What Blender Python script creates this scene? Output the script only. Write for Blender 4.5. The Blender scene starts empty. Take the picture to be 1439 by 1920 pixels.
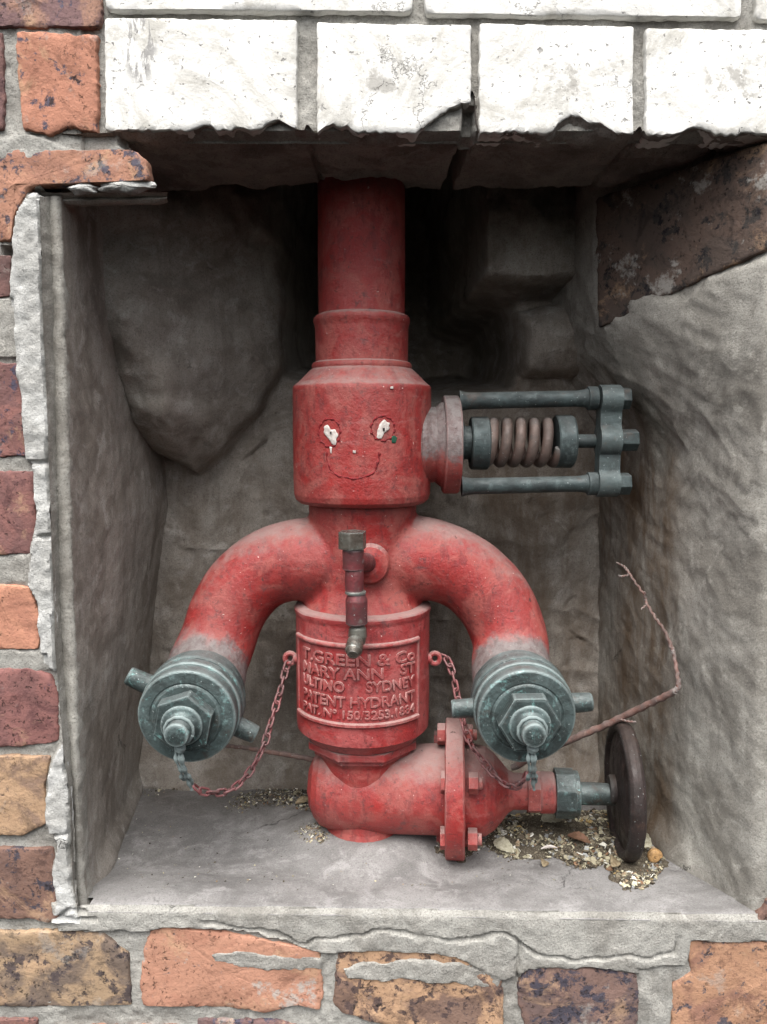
import bpy, bmesh, math, random
import numpy as np
from mathutils import Vector, Matrix

rad = math.radians
S = bpy.context.scene
COL = S.collection
random.seed(7)
RNG = np.random.default_rng(7)

# ------------------------------------------------------------------ camera
F = 1450.0                       # focal length in pixels of the 1439x1920 frame
TILT = rad(6.5)
CAM = Vector((0.0, -0.663, 0.0))
cd = bpy.data.cameras.new("camera"); cam = bpy.data.objects.new("camera", cd); COL.objects.link(cam)
cd.sensor_fit = 'VERTICAL'; cd.sensor_height = 36.0; cd.lens = F / 1920 * 36.0
cd.clip_start = 0.01; cd.clip_end = 200
cam.location = CAM; cam.rotation_euler = (math.pi / 2 - TILT, 0, 0)
S.camera = cam

# ------------------------------------------------------------------ light: bright overcast from the upper left
SUN_EL, SUN_AZ = rad(65), rad(-8)          # azimuth measured from the camera's back towards the left
w = bpy.data.worlds.new("World"); S.world = w; w.use_nodes = True
wn = w.node_tree; wn.nodes.clear()
sky = wn.nodes.new('ShaderNodeTexSky'); sky.sky_type = 'NISHITA'; sky.sun_disc = False
sky.sun_elevation = SUN_EL; sky.dust_density = 6.0; sky.air_density = 1.0; sky.ozone_density = 1.0
hs = wn.nodes.new('ShaderNodeHueSaturation'); hs.inputs['Saturation'].default_value = 0.34
bg = wn.nodes.new('ShaderNodeBackground'); bg.inputs['Strength'].default_value = 0.075
wo = wn.nodes.new('ShaderNodeOutputWorld')
wn.links.new(sky.outputs[0], hs.inputs['Color']); wn.links.new(hs.outputs[0], bg.inputs['Color']); wn.links.new(bg.outputs[0], wo.inputs[0])
sd_ = bpy.data.lights.new("sun", 'SUN'); sd_.energy = 1.5; sd_.angle = rad(60); sd_.color = (1.0, 0.98, 0.965)
sun = bpy.data.objects.new("sun", sd_); COL.objects.link(sun)
sv = Vector((math.sin(SUN_AZ) * math.cos(SUN_EL), -math.cos(SUN_AZ) * math.cos(SUN_EL), math.sin(SUN_EL)))  # towards the sun
sun.rotation_euler = sv.to_track_quat('Z', 'Y').to_euler(); sun.location = sv * 3
sky.sun_rotation = math.atan2(sv.x, sv.y)
S.view_settings.view_transform = 'Standard'; S.view_settings.look = 'None'
S.view_settings.exposure = 1.85; S.view_settings.gamma = 1.0
S.render.engine = 'CYCLES'
S.cycles.max_bounces = 6; S.cycles.diffuse_bounces = 4

# ------------------------------------------------------------------ geometry helpers
ct, st = math.cos(TILT), math.sin(TILT)
def ray(px, py):
    u = (px - 719.5) / F; v = (960 - py) / F
    return Vector((u, ct + v * st, -st + v * ct))
def P(px, py, y):
    """photo pixel -> world point on the plane Y = y (real depth behind the wall face)"""
    r = ray(px, py); s = (y - CAM.y) / r.y
    return CAM + r * s
def PZ(px, py, z):
    r = ray(px, py); s = z / r.z
    return CAM + r * s
def to_px(x, y, z):
    dx, dy, dz = x - CAM.x, y - CAM.y, z - CAM.z
    d = dy * ct - dz * st; up = dy * st + dz * ct
    return 719.5 + F * dx / d, 960 - F * up / d

def _h(ix, iy, iz, seed):
    n = (ix * 374761393 + iy * 668265263 + iz * 2147483647 + seed * 974634777) & 0xFFFFFFFF
    n = ((n ^ (n >> 13)) * 1274126177) & 0xFFFFFFFF
    n = ((n ^ (n >> 15)) * 2246822519) & 0xFFFFFFFF
    return ((n ^ (n >> 16)) & 0xFFFFFF) / float(0xFFFFFF) * 2 - 1
def vnoise(x, y, z, seed=0):
    x, y, z = np.broadcast_arrays(np.asarray(x, float), np.asarray(y, float), np.asarray(z, float))
    xi, yi, zi = np.floor(x).astype(np.int64), np.floor(y).astype(np.int64), np.floor(z).astype(np.int64)
    fx, fy, fz = x - xi, y - yi, z - zi
    fx, fy, fz = [t * t * (3 - 2 * t) for t in (fx, fy, fz)]
    r = 0
    for a in (0, 1):
        for b in (0, 1):
            for c in (0, 1):
                wgt = (fx if a else 1 - fx) * (fy if b else 1 - fy) * (fz if c else 1 - fz)
                r = r + wgt * _h(xi + a, yi + b, zi + c, seed)
    return r
def fbm(x, y, z, scale, octv=4, seed=0, gain=0.5):
    r = 0; a = 1; s = scale
    for k in range(octv):
        r = r + a * vnoise(x * s, y * s, z * s, seed + k * 17); a *= gain; s *= 2.03
    return r
def sstep(a, b, x):
    t = np.clip((x - a) / (b - a), 0, 1); return t * t * (3 - 2 * t)
def sdf_poly(pts, X, Z):
    """signed distance to polygon, negative inside"""
    X = np.asarray(X, float); Z = np.asarray(Z, float)
    d = np.full(X.shape, 1e9); inside = np.zeros(X.shape, bool); n = len(pts)
    for i in range(n):
        ax, az = pts[i]; bx, bz = pts[(i + 1) % n]
        ex, ez = bx - ax, bz - az; wx, wz = X - ax, Z - az
        t = np.clip((wx * ex + wz * ez) / (ex * ex + ez * ez + 1e-18), 0, 1)
        d = np.minimum(d, (wx - ex * t) ** 2 + (wz - ez * t) ** 2)
        c = ((az <= Z) & (bz > Z)) | ((bz <= Z) & (az > Z))
        with np.errstate(divide='ignore', invalid='ignore'):
            xi = ax + (Z - az) / (bz - az + 1e-18) * ex
        inside ^= c & (X < xi)
    d = np.sqrt(d); return np.where(inside, -d, d)
def dist_line(pts, X, Z):
    d = np.full(np.shape(X), 1e9)
    for (ax, az), (bx, bz) in zip(pts[:-1], pts[1:]):
        ex, ez = bx - ax, bz - az
        t = np.clip(((X - ax) * ex + (Z - az) * ez) / (ex * ex + ez * ez + 1e-18), 0, 1)
        d = np.minimum(d, (X - ax - ex * t) ** 2 + (Z - az - ez * t) ** 2)
    return np.sqrt(d)

def tag(o, label=None, cat=None, group=None, kind=None):
    if label: o["label"] = label
    if cat: o["category"] = cat
    if group: o["group"] = group
    if kind: o["kind"] = kind
    return o
def thing(name, loc, label=None, cat=None, group=None, kind=None):
    o = bpy.data.objects.new(name, None); COL.objects.link(o); o.location = loc; o.empty_display_size = 0.03
    return tag(o, label, cat, group, kind)
def world_loc(o):
    v = Vector((0, 0, 0))
    while o is not None: v += o.location; o = o.parent
    return v
def link(name, me, mat, parent=None, origin=None, smooth=35):
    """me holds world coordinates; the object's origin is put at `origin` (default: its centre)"""
    n = len(me.vertices); co = np.empty(n * 3); me.vertices.foreach_get('co', co); co = co.reshape(-1, 3)
    if origin is None: origin = (co.min(0) + co.max(0)) / 2
    co = co - np.array(origin); me.vertices.foreach_set('co', co.ravel())
    me.update()
    if mat is not None:
        me.materials.clear(); me.materials.append(mat)
    if smooth is not None:
        me.shade_smooth()
        if smooth < 180: me.set_sharp_from_angle(angle=rad(smooth))
    o = bpy.data.objects.new(name, me); COL.objects.link(o)
    o.parent = parent; o.location = Vector(origin) - (world_loc(parent) if parent else Vector((0, 0, 0)))
    return o
def mesh(name, V, Fc):
    me = bpy.data.meshes.new(name); me.from_pydata([tuple(v) for v in V], [], Fc); me.update(); return me
def grid_mesh(name, A, mask=None, close_u=False, attrs=None):
    """A: (nu, nv, 3) array -> quads; mask: (nu-1, nv-1) keep"""
    nu, nv = A.shape[:2]
    idx = np.arange(nu * nv).reshape(nu, nv)
    if close_u: idx = np.vstack([idx, idx[:1]])
    q = np.stack([idx[:-1, :-1], idx[1:, :-1], idx[1:, 1:], idx[:-1, 1:]], -1)
    q = q[mask] if mask is not None else q.reshape(-1, 4)
    me = bpy.data.meshes.new(name)
    V = A.reshape(-1, 3)
    if mask is not None:
        used = np.unique(q); mp = np.full(nu * nv, -1); mp[used] = np.arange(len(used)); q = mp[q]; V = V[used]
    me.vertices.add(len(V)); me.vertices.foreach_set('co', V.ravel())
    me.loops.add(q.size); me.loops.foreach_set('vertex_index', q.ravel().astype(np.int32))
    me.polygons.add(len(q)); me.polygons.foreach_set('loop_start', np.arange(0, q.size, 4, dtype=np.int32))
    me.update(calc_edges=True)
    if attrs:
        for k, v in attrs.items():
            a = me.attributes.new(k, 'FLOAT', 'POINT'); v = np.asarray(v, float).ravel()
            if mask is not None: v = v[used]
            a.data.foreach_set('value', v.astype(np.float32))
    me.validate(); return me
def frame_from(d, up=None):
    d = Vector(d).normalized(); up = Vector(up) if up else (Vector((0, 0, 1)) if abs(d.z) < 0.9 else Vector((0, -1, 0)))
    a = up.cross(d).normalized(); b = d.cross(a).normalized(); return a, b, d
def lathe(prof, org, d=(0, 0, 1), seg=48, up=None, wob=0.0, sx=1.0, sy=1.0, name='m'):
    """prof: [(radius, distance along d)]; closes ends whose radius is 0"""
    a, b, d = frame_from(d, up); org = Vector(org)
    pf = [prof[0]]                                   # support loops beside every edge
    for (r0, h0), (r1, h1) in zip(prof[:-1], prof[1:]):
        L_ = math.hypot(r1 - r0, h1 - h0)
        if L_ > .0035:
            for q in ((.001,) if r0 > 1e-7 else ()) + ((L_ - .001,) if r1 > 1e-7 else ()):
                t_ = q / L_; pf.append((r0 + (r1 - r0) * t_, h0 + (h1 - h0) * t_))
        pf.append((r1, h1))
    prof = pf
    V = []; Fc = []; rings = []
    for r, h in prof:
        if r < 1e-7: rings.append([len(V)]); V.append(org + d * h); continue
        ring = []
        for k in range(seg):
            t = 2 * math.pi * k / seg; rr = r
            p = org + d * h + a * (rr * sx * math.cos(t)) + b * (rr * sy * math.sin(t)); ring.append(len(V)); V.append(p)
        rings.append(ring)
    for r0, r1 in zip(rings[:-1], rings[1:]):
        if len(r0) == 1 and len(r1) == 1: continue
        for k in range(seg):
            k2 = (k + 1) % seg
            if len(r0) == 1: Fc.append((r0[0], r1[k2], r1[k]))
            elif len(r1) == 1: Fc.append((r0[k], r0[k2], r1[0]))
            else: Fc.append((r0[k], r0[k2], r1[k2], r1[k]))
    if wob:
        A = np.array([tuple(v) for v in V])
        for ax in range(3): A[:, ax] += wob * fbm(A[:, 0], A[:, 1], A[:, 2], 60, 3, 5 + ax)
        V = A
    return mesh(name, V, Fc)
def cyl(p0, p1, r, seg=24, bev=0.0012, r1=None, name='m', up=None, wob=0.0):
    p0, p1 = Vector(p0), Vector(p1); L = (p1 - p0).length; r1 = r if r1 is None else r1
    bev = min(bev, r * .4, L * .4)
    return lathe([(0, 0), (r - bev, 0), (r - bev * .3, bev * .3), (r, bev), (r1, L - bev), (r1 - bev * .3, L - bev * .3), (r1 - bev, L), (0, L)], p0, p1 - p0, seg, up, wob, name=name)
def tube(path, radii, seg=10, name='m', closed=False, caps=True):
    pts = [Vector(p) for p in path]; n = len(pts)
    if not hasattr(radii, '__len__'): radii = [radii] * n
    V = []; Fc = []; prev = None
    for i, p in enumerate(pts):
        if closed: t = pts[(i + 1) % n] - pts[i - 1]
        else: t = pts[min(i + 1, n - 1)] - pts[max(i - 1, 0)]
        t.normalize()
        if prev is None:
            a = Vector((0, 0, 1)).cross(t) if abs(t.z) < .9 else Vector((0, 1, 0)).cross(t)
        else: a = prev - t * prev.dot(t)
        a.normalize(); prev = a; b = t.cross(a)
        for k in range(seg):
            q = 2 * math.pi * k / seg; V.append(p + (a * math.cos(q) + b * math.sin(q)) * radii[i])
    m = n if closed else n - 1
    for i in range(m):
        j = (i + 1) % n
        for k in range(seg):
            k2 = (k + 1) % seg; Fc.append((i * seg + k, i * seg + k2, j * seg + k2, j * seg + k))
    if caps and not closed:
        V.append(pts[0]); c0 = len(V) - 1; V.append(pts[-1]); c1 = len(V) - 1
        for k in range(seg):
            k2 = (k + 1) % seg; Fc.append((c0, k2, k)); Fc.append((c1, (n - 1) * seg + k, (n - 1) * seg + k2))
    return mesh(name, V, Fc)
def smooth_path(pts, n=8):
    """Catmull-Rom through points (any dimension tuples)"""
    p = [np.array(tuple(q), float) for q in pts]; p = [2 * p[0] - p[1]] + p + [2 * p[-1] - p[-2]]; out = []
    for i in range(1, len(p) - 2):
        for k in range(n):
            t = k / n
            out.append(.5 * ((2 * p[i]) + (-p[i - 1] + p[i + 1]) * t + (2 * p[i - 1] - 5 * p[i] + 4 * p[i + 1] - p[i + 2]) * t * t + (-p[i - 1] + 3 * p[i] - 3 * p[i + 1] + p[i + 2]) * t ** 3))
    out.append(p[-2]); return out
def prism(n, r, p0, p1, bev=0.0015, rot=0.0, up=None, dome=0.0):
    """n-gon nut / bolt head with a chamfered far end"""
    p0, p1 = Vector(p0), Vector(p1); a, b, d = frame_from(p1 - p0, up); L = (p1 - p0).length
    bm = bmesh.new(); lo = []; hi = []
    for k in range(n):
        t = rot + 2 * math.pi * k / n; o = a * math.cos(t) * r + b * math.sin(t) * r
        lo.append(bm.verts.new(p0 + o)); hi.append(bm.verts.new(p1 + o))
    bm.faces.new(lo[::-1]); bm.faces.new(hi)
    for k in range(n): bm.faces.new((lo[k], lo[(k + 1) % n], hi[(k + 1) % n], hi[k]))
    bmesh.ops.bevel(bm, geom=list(bm.edges), offset=bev, segments=2, affect='EDGES', profile=.6)
    bmesh.ops.inset_individual(bm, faces=[f for f in bm.faces if f.calc_area() > (bev * 2.2) ** 2], thickness=bev * .6)
    bm.normal_update(); me = bpy.data.meshes.new('m'); bm.to_mesh(me); bm.free(); return me
def box_mesh(c, s, bev=0.0, rot=None):
    bm = bmesh.new(); bmesh.ops.create_cube(bm, size=1)
    for v in bm.verts: v.co = Vector((v.co.x * s[0], v.co.y * s[1], v.co.z * s[2]))
    if bev: bmesh.ops.bevel(bm, geom=list(bm.edges), offset=bev, segments=2, affect='EDGES')
    for v in bm.verts:
        if rot is not None: v.co = rot @ v.co
        v.co += Vector(c)
    me = bpy.data.meshes.new('m'); bm.to_mesh(me); bm.free(); return me
def join(ms):
    bm = bmesh.new()
    for m in ms: bm.from_mesh(m)
    me = bpy.data.meshes.new('m'); bm.to_mesh(me); bm.free(); return me

# ------------------------------------------------------------------ materials
def srgb(h):
    v = [int(h[i:i + 2], 16) / 255 for i in (0, 2, 4)]
    return tuple((c / 12.92 if c <= .04045 else ((c + .055) / 1.055) ** 2.4) for c in v) + (1,)
class NT:
    def __init__(s, name, rough=.8, metal=0.0, spec=.3):
        s.m = bpy.data.materials.new(name); s.m.use_nodes = True; s.t = s.m.node_tree; s.t.nodes.clear()
        s.out = s.n('ShaderNodeOutputMaterial'); s.b = s.n('ShaderNodeBsdfPrincipled'); s.l(s.b.outputs[0], s.out.inputs[0])
        s.b.inputs['Roughness'].default_value = rough; s.b.inputs['Metallic'].default_value = metal
        s.b.inputs['Specular IOR Level'].default_value = spec
        g = s.n('ShaderNodeNewGeometry'); s.pos = g.outputs['Position']; s.nor = g.outputs['Normal']
    def n(s, t): return s.t.nodes.new(t)
    def l(s, a, b): s.t.links.new(a, b)
    def set(s, i, v):
        if isinstance(v, bpy.types.NodeSocket): s.l(v, i)
        else: i.default_value = v
    def noise(s, scale, detail=4, rough=.55, vec=None, dist=0.0, out=0):
        n = s.n('ShaderNodeTexNoise'); n.inputs['Scale'].default_value = scale; n.inputs['Detail'].default_value = detail
        n.inputs['Roughness'].default_value = rough; n.inputs['Distortion'].default_value = dist
        s.l(vec or s.pos, n.inputs['Vector']); return n.outputs[out]
    def vor(s, scale, feat='F1', vec=None, rnd=1.0):
        n = s.n('ShaderNodeTexVoronoi'); n.feature = feat; n.inputs['Scale'].default_value = scale; n.inputs['Randomness'].default_value = rnd
        s.l(vec or s.pos, n.inputs['Vector']); return n.outputs[0]
    def stretch(s, sx, sy, sz, vec=None):
        n = s.n('ShaderNodeMapping'); n.inputs['Scale'].default_value = (sx, sy, sz); s.l(vec or s.pos, n.inputs['Vector']); return n.outputs[0]
    def ramp(s, v, a, b, lo=0.0, hi=1.0):
        n = s.n('ShaderNodeMapRange'); s.set(n.inputs[0], v)
        s.set(n.inputs[1], a); s.set(n.inputs[2], b); n.inputs[3].default_value = lo; n.inputs[4].default_value = hi; n.interpolation_type = 'SMOOTHSTEP'
        return n.outputs[0]
    def math(s, op, a, b=0.0):
        n = s.n('ShaderNodeMath'); n.operation = op; s.set(n.inputs[0], a); s.set(n.inputs[1], b); return n.outputs[0]
    def mix(s, f, a, b, mode='MIX'):
        n = s.n('ShaderNodeMix'); n.data_type = 'RGBA'; n.blend_type = mode; s.set(n.inputs[0], f); s.set(n.inputs[6], a); s.set(n.inputs[7], b); return n.outputs[2]
    def attr(s, name, typ='OBJECT', out='Color'):
        n = s.n('ShaderNodeAttribute'); n.attribute_type = typ; n.attribute_name = name; return n.outputs[out]
    def vadd(s, a, b):
        n = s.n('ShaderNodeVectorMath'); n.operation = 'ADD'; s.set(n.inputs[0], a); s.set(n.inputs[1], b); return n.outputs[0]
    def up(s):
        n = s.n('ShaderNodeSeparateXYZ'); s.l(s.nor, n.inputs[0]); return n.outputs[2]
    def bump(s, h, dist=.001, strength=1.0, prev=None):
        n = s.n('ShaderNodeBump'); n.inputs['Distance'].default_value = dist; n.inputs['Strength'].default_value = strength
        s.set(n.inputs['Height'], h)
        if prev: s.l(prev, n.inputs['Normal'])
        return n.outputs[0]
    def done(s, col=None, rough=None, normal=None, metal=None):
        if col is not None: s.set(s.b.inputs['Base Color'], col)
        if rough is not None: s.set(s.b.inputs['Roughness'], rough)
        if metal is not None: s.set(s.b.inputs['Metallic'], metal)
        if normal is not None: s.l(normal, s.b.inputs['Normal'])
        return s.m

def mat_brick():
    s = NT('weathered_brick', .88, spec=.2)
    v = s.vadd(s.pos, s.attr('seed', out='Vector'))
    c1, c2, c3 = s.attr('c1'), s.attr('c2'), s.attr('c3')
    t2, t3 = s.attr('t2', out='Fac'), s.attr('t3', out='Fac')
    n1 = s.noise(22, 5, .6, v, .6); n2 = s.noise(58, 6, .72, v, .25)
    c = s.mix(s.ramp(n1, s.math('SUBTRACT', t2, .05), s.math('ADD', t2, .06)), c1, c2)
    c = s.mix(s.math('MULTIPLY', s.noise(160, 4, .7, v), .55), c, srgb('cfae92'), 'SOFT_LIGHT')
    c = s.mix(s.ramp(s.noise(300, 3, .7, v), .56, .68, 0, .55), c, s.mix(.5, c2, srgb('3a2a26')))
    c = s.mix(.26, c, srgb('8d7a70'))
    blot = s.noise(34, 7, .78, s.vadd(v, (5, 5, 5)), .7); c = s.mix(s.ramp(blot, .52, .64, 0, .6), c, s.mix(.6, c2, srgb('2c2628')))
    c = s.mix(s.ramp(s.noise(20, 6, .75, s.vadd(v, (2, 8, 5)), .5), .54, .66, 0, .5), c, srgb('c99a72'))
    c = s.mix(s.ramp(n2, s.math('SUBTRACT', t3, .02), s.math('ADD', t3, .05), 0, .92), c, s.mix(s.ramp(s.noise(120, 4, .7, v), .5, .62), c3, srgb('23242b')))
    pit = s.math('MULTIPLY', s.ramp(s.noise(230, 4, .75, v), .595, .645), s.ramp(s.noise(16, 4, .7, v), .42, .6, .15, 1))
    c = s.mix(s.math('MULTIPLY', pit, .75), c, srgb('2a2422'))
    lime = s.ramp(s.noise(26, 6, .72, s.vadd(v, (3.1, 1.7, .4))), .575, .66, 0, .85)
    c = s.mix(s.math('MULTIPLY', lime, s.attr('lime', out='Fac')), c, srgb('b3aea6'))
    h = s.math('SUBTRACT', s.noise(260, 5, .7, v), s.math('MULTIPLY', pit, 1.2))
    dn = s.n('ShaderNodeHueSaturation'); dn.inputs['Value'].default_value = .80; dn.inputs['Hue'].default_value = .508; dn.inputs['Saturation'].default_value = .84; s.l(c, dn.inputs['Color'])
    return s.done(dn.outputs[0], normal=s.bump(h, .0012, .9))
def mat_white():
    s = NT('chipped_white_paint', .6, spec=.35)
    v = s.vadd(s.pos, s.attr('seed', out='Vector'))
    area = s.ramp(s.noise(12, 4, .7, v), .42, .62, .3, 1)
    p = s.ramp(s.noise(190, 3, .6, v, .3), .645, .68); p2 = s.ramp(s.noise(70, 5, .75, s.stretch(1, 1, 1.6, v), .5), .68, .72)
    cr = s.vor(14, 'DISTANCE_TO_EDGE', s.vadd(v, s.mix(.08, (0, 0, 0, 1), s.noise(18, 6, .75, v, out=1))))
    cr = s.math('MULTIPLY', s.ramp(cr, 0, .012, 1, 0), s.ramp(s.noise(10, 3, .6, s.vadd(v, (2, 2, 2))), .55, .6))
    thin = s.ramp(s.noise(14, 7, .75, v, .8), .48, .66, 0, .85)
    c = s.mix(thin, srgb('d4d3ce'), srgb('a9a69d'))
    c = s.mix(s.ramp(s.noise(36, 7, .8, s.vadd(v, (1, 4, 2))), .56, .68, 0, .45), c, srgb('9b9890'))
    c = s.mix(s.math('MULTIPLY', s.ramp(s.noise(500, 2, .6, v), .6, .72), .4), c, srgb('a5a39c'))
    c = s.mix(s.math('MULTIPLY', s.math('MULTIPLY', p, area), .85), c, srgb('5f5d5b')); c = s.mix(s.math('MULTIPLY', p2, .8), c, srgb('7d7a76')); c = s.mix(s.math('MULTIPLY', cr, .6), c, srgb('6e6b67'))
    sc = s.n('ShaderNodeVectorMath'); sc.operation = 'DISTANCE'; sm = s.stretch(1.0, 0, .5)
    s.l(sm, sc.inputs[0]); q = P(262, 88, 0); sc.inputs[1].default_value = (q.x, 0, q.z * .5)
    scf = s.math('MULTIPLY', s.ramp(sc.outputs['Value'], .010, .017, 1, 0), s.ramp(s.noise(110, 6, .75, s.stretch(1.6, 1, .35), .6), .49, .54))
    c = s.mix(s.math('MULTIPLY', scf, .75), c, srgb('757371'))
    pt = s.t.nodes.new('ShaderNodeNewGeometry').outputs['Pointiness']
    c = s.mix(s.math('MULTIPLY', s.ramp(pt, .50, .56), s.ramp(s.noise(60, 5, .75, v), .48, .6, 0, .7)), c, srgb('8d8981'))
    h = s.math('SUBTRACT', s.math('ADD', s.noise(34, 6, .72, v), s.math('MULTIPLY', s.noise(200, 5, .75, v), .6)), s.math('ADD', p, cr))
    return s.done(c, normal=s.bump(h, .0011, .8))
def mat_cement(name, ca, cb, cc, grain=1.0, streak=0.25, stain=None, pits=.4, rough=.9, lumps=.8):
    s = NT(name, rough, spec=.2)
    n1 = s.noise(9, 7, .68, dist=1.0); n2 = s.noise(34, 6, .72, dist=.6)
    c = s.mix(s.ramp(n1, .42, .60), ca, cb)
    c = s.mix(s.ramp(s.noise(5, 8, .74, s.vadd(s.pos, (4, 9, 2)), .5), .5, .68, 0, .5), c, s.mix(.5, cb, (.03, .03, .03, 1)))
    c = s.mix(s.ramp(n2, .5, .66, 0, .65), c, cc)
    st = s.noise(30, 7, .72, s.stretch(1, 1, .10), .3)
    c = s.mix(s.ramp(st, .5, .66, 0, streak), c, s.mix(.35, cb, (.05, .045, .04, 1)))
    c = s.mix(s.ramp(s.noise(70, 6, .75, s.stretch(1.0, 1, .5, s.vadd(s.pos, (7, 1, 3)))), .55, .70, 0, .35), c, s.mix(.4, cb, (.02, .02, .02, 1)))
    sp = s.noise(620, 3, .75); sp2 = s.noise(300, 4, .75, s.vadd(s.pos, (1, 1, 5)))
    c = s.mix(s.ramp(sp, .5, .72, 0, .75), c, s.mix(.55, cb, (0.02, .02, .02, 1)))
    c = s.mix(s.ramp(sp2, .58, .70, 0, .45), c, s.mix(.4, cb, (0.02, .02, .02, 1)))
    c = s.mix(s.ramp(sp, .28, .42, .35, 0), c, s.mix(.5, cc, (0.65, .65, .62, 1)))
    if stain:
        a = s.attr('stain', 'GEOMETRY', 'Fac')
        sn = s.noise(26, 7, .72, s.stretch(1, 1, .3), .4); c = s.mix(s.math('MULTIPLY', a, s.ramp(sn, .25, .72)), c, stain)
    pit = s.ramp(s.noise(130, 5, .8), .655, .69)
    pit = s.math('MULTIPLY', pit, s.ramp(n1, .45, .6, .2, 1))
    c = s.mix(s.math('MULTIPLY', pit, pits), c, (0.035, .033, .03, 1))
    # hairline cracks, only here and there
    ck = s.vor(11, 'DISTANCE_TO_EDGE', s.vadd(s.pos, s.mix(.06, (0, 0, 0, 1), s.noise(20, 5, .7, out=1))))
    ck = s.math('MULTIPLY', s.ramp(ck, .0, .012, 1, 0), s.ramp(s.noise(7, 3, .6, s.vadd(s.pos, (9, 9, 1))), .60, .66))
    c = s.mix(s.math('MULTIPLY', ck, .55), c, (0.03, .028, .025, 1))
    h = s.math('ADD', s.math('MULTIPLY', s.noise(38, 6, .68), 1.2 * lumps), s.math('ADD', s.math('MULTIPLY', s.noise(420, 5, .8), 1.1), s.math('MULTIPLY', s.math('ADD', pit, ck), -1.6)))
    return s.done(c, normal=s.bump(h, .0011 * grain, 1.0))
def mat_red(name='old_red_paint', dust=.8, base='8e2220', pink='97463f', grey=None):
    s = NT(name, .5, spec=.4)
    n1 = s.noise(26, 6, .68, dist=.8); n2 = s.noise(85, 6, .75, s.stretch(1, 1, .4))
    c = s.mix(s.ramp(n1, .44, .60), srgb(base), srgb(pink))
    c = s.mix(s.ramp(n2, .50, .64, 0, .6), c, srgb('641519'))
    c = s.mix(s.ramp(s.noise(15, 6, .7, s.vadd(s.pos, (5, 2, 1)), .6), .52, .66, 0, .5), c, srgb('a0231f'))
    c = s.mix(s.ramp(s.noise(42, 7, .78, s.vadd(s.pos, (1, 7, 1)), .5), .57, .68, 0, .65), c, srgb('52393a'))
    c = s.mix(s.ramp(s.noise(150, 5, .78, s.vadd(s.pos, (1, 2, 9))), .56, .66, 0, .6), c, srgb('3a1c1e'))
    c = s.mix(s.ramp(s.noise(60, 7, .8, s.stretch(.5, .5, 1.6, s.vadd(s.pos, (3, 3, 3)))), .56, .70, 0, .45), c, srgb('a06a66'))
    c = s.mix(s.ramp(s.noise(11, 6, .7, s.vadd(s.pos, (6, 6, 1))), .35, .65, .02, .20), c, srgb('7c6763'))
    up = s.up(); du = s.math('MULTIPLY', s.ramp(s.math('ADD', up, s.math('MULTIPLY', s.math('SUBTRACT', s.noise(70, 6, .75), .5), 1.1)), .35, 1.0), dust)
    c = s.mix(du, c, srgb('8d7a75'))
    if grey is not None:
        a = s.attr('dust', 'GEOMETRY', 'Fac'); sn = s.noise(55, 7, .78, dist=.5)
        c = s.mix(s.ramp(s.math('ADD', a, s.math('MULTIPLY', s.math('SUBTRACT', sn, .5), 1.5)), .35, .8, 0, .9), c, s.mix(s.ramp(s.noise(120, 5, .75), .4, .65), grey, srgb('5b5351')))
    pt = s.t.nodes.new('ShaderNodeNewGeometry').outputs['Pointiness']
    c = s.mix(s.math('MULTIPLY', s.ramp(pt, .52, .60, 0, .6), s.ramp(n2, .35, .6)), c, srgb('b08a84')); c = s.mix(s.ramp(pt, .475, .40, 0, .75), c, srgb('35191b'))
    chip = s.ramp(s.noise(110, 4, .7, s.vadd(s.pos, (8, 1, 4)), .4), .675, .69)
    c = s.mix(s.math('MULTIPLY', chip, .8), c, srgb('4a3a38'))
    fl = s.ramp(s.noise(330, 2, .5), .74, .765); c = s.mix(s.math('MULTIPLY', fl, .6), c, srgb('d9c3bb'))
    h = s.math('ADD', s.math('MULTIPLY', s.noise(55, 5, .65), 1.4), s.math('ADD', s.math('MULTIPLY', s.noise(240, 5, .78), 1.3), s.math('MULTIPLY', chip, -1.2)))
    r = s.ramp(n1, .35, .65, .36, .62)
    return s.done(c, s.mix(du, r, (0.9, .9, .9, 1)), s.bump(h, .0011, .8))
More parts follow.
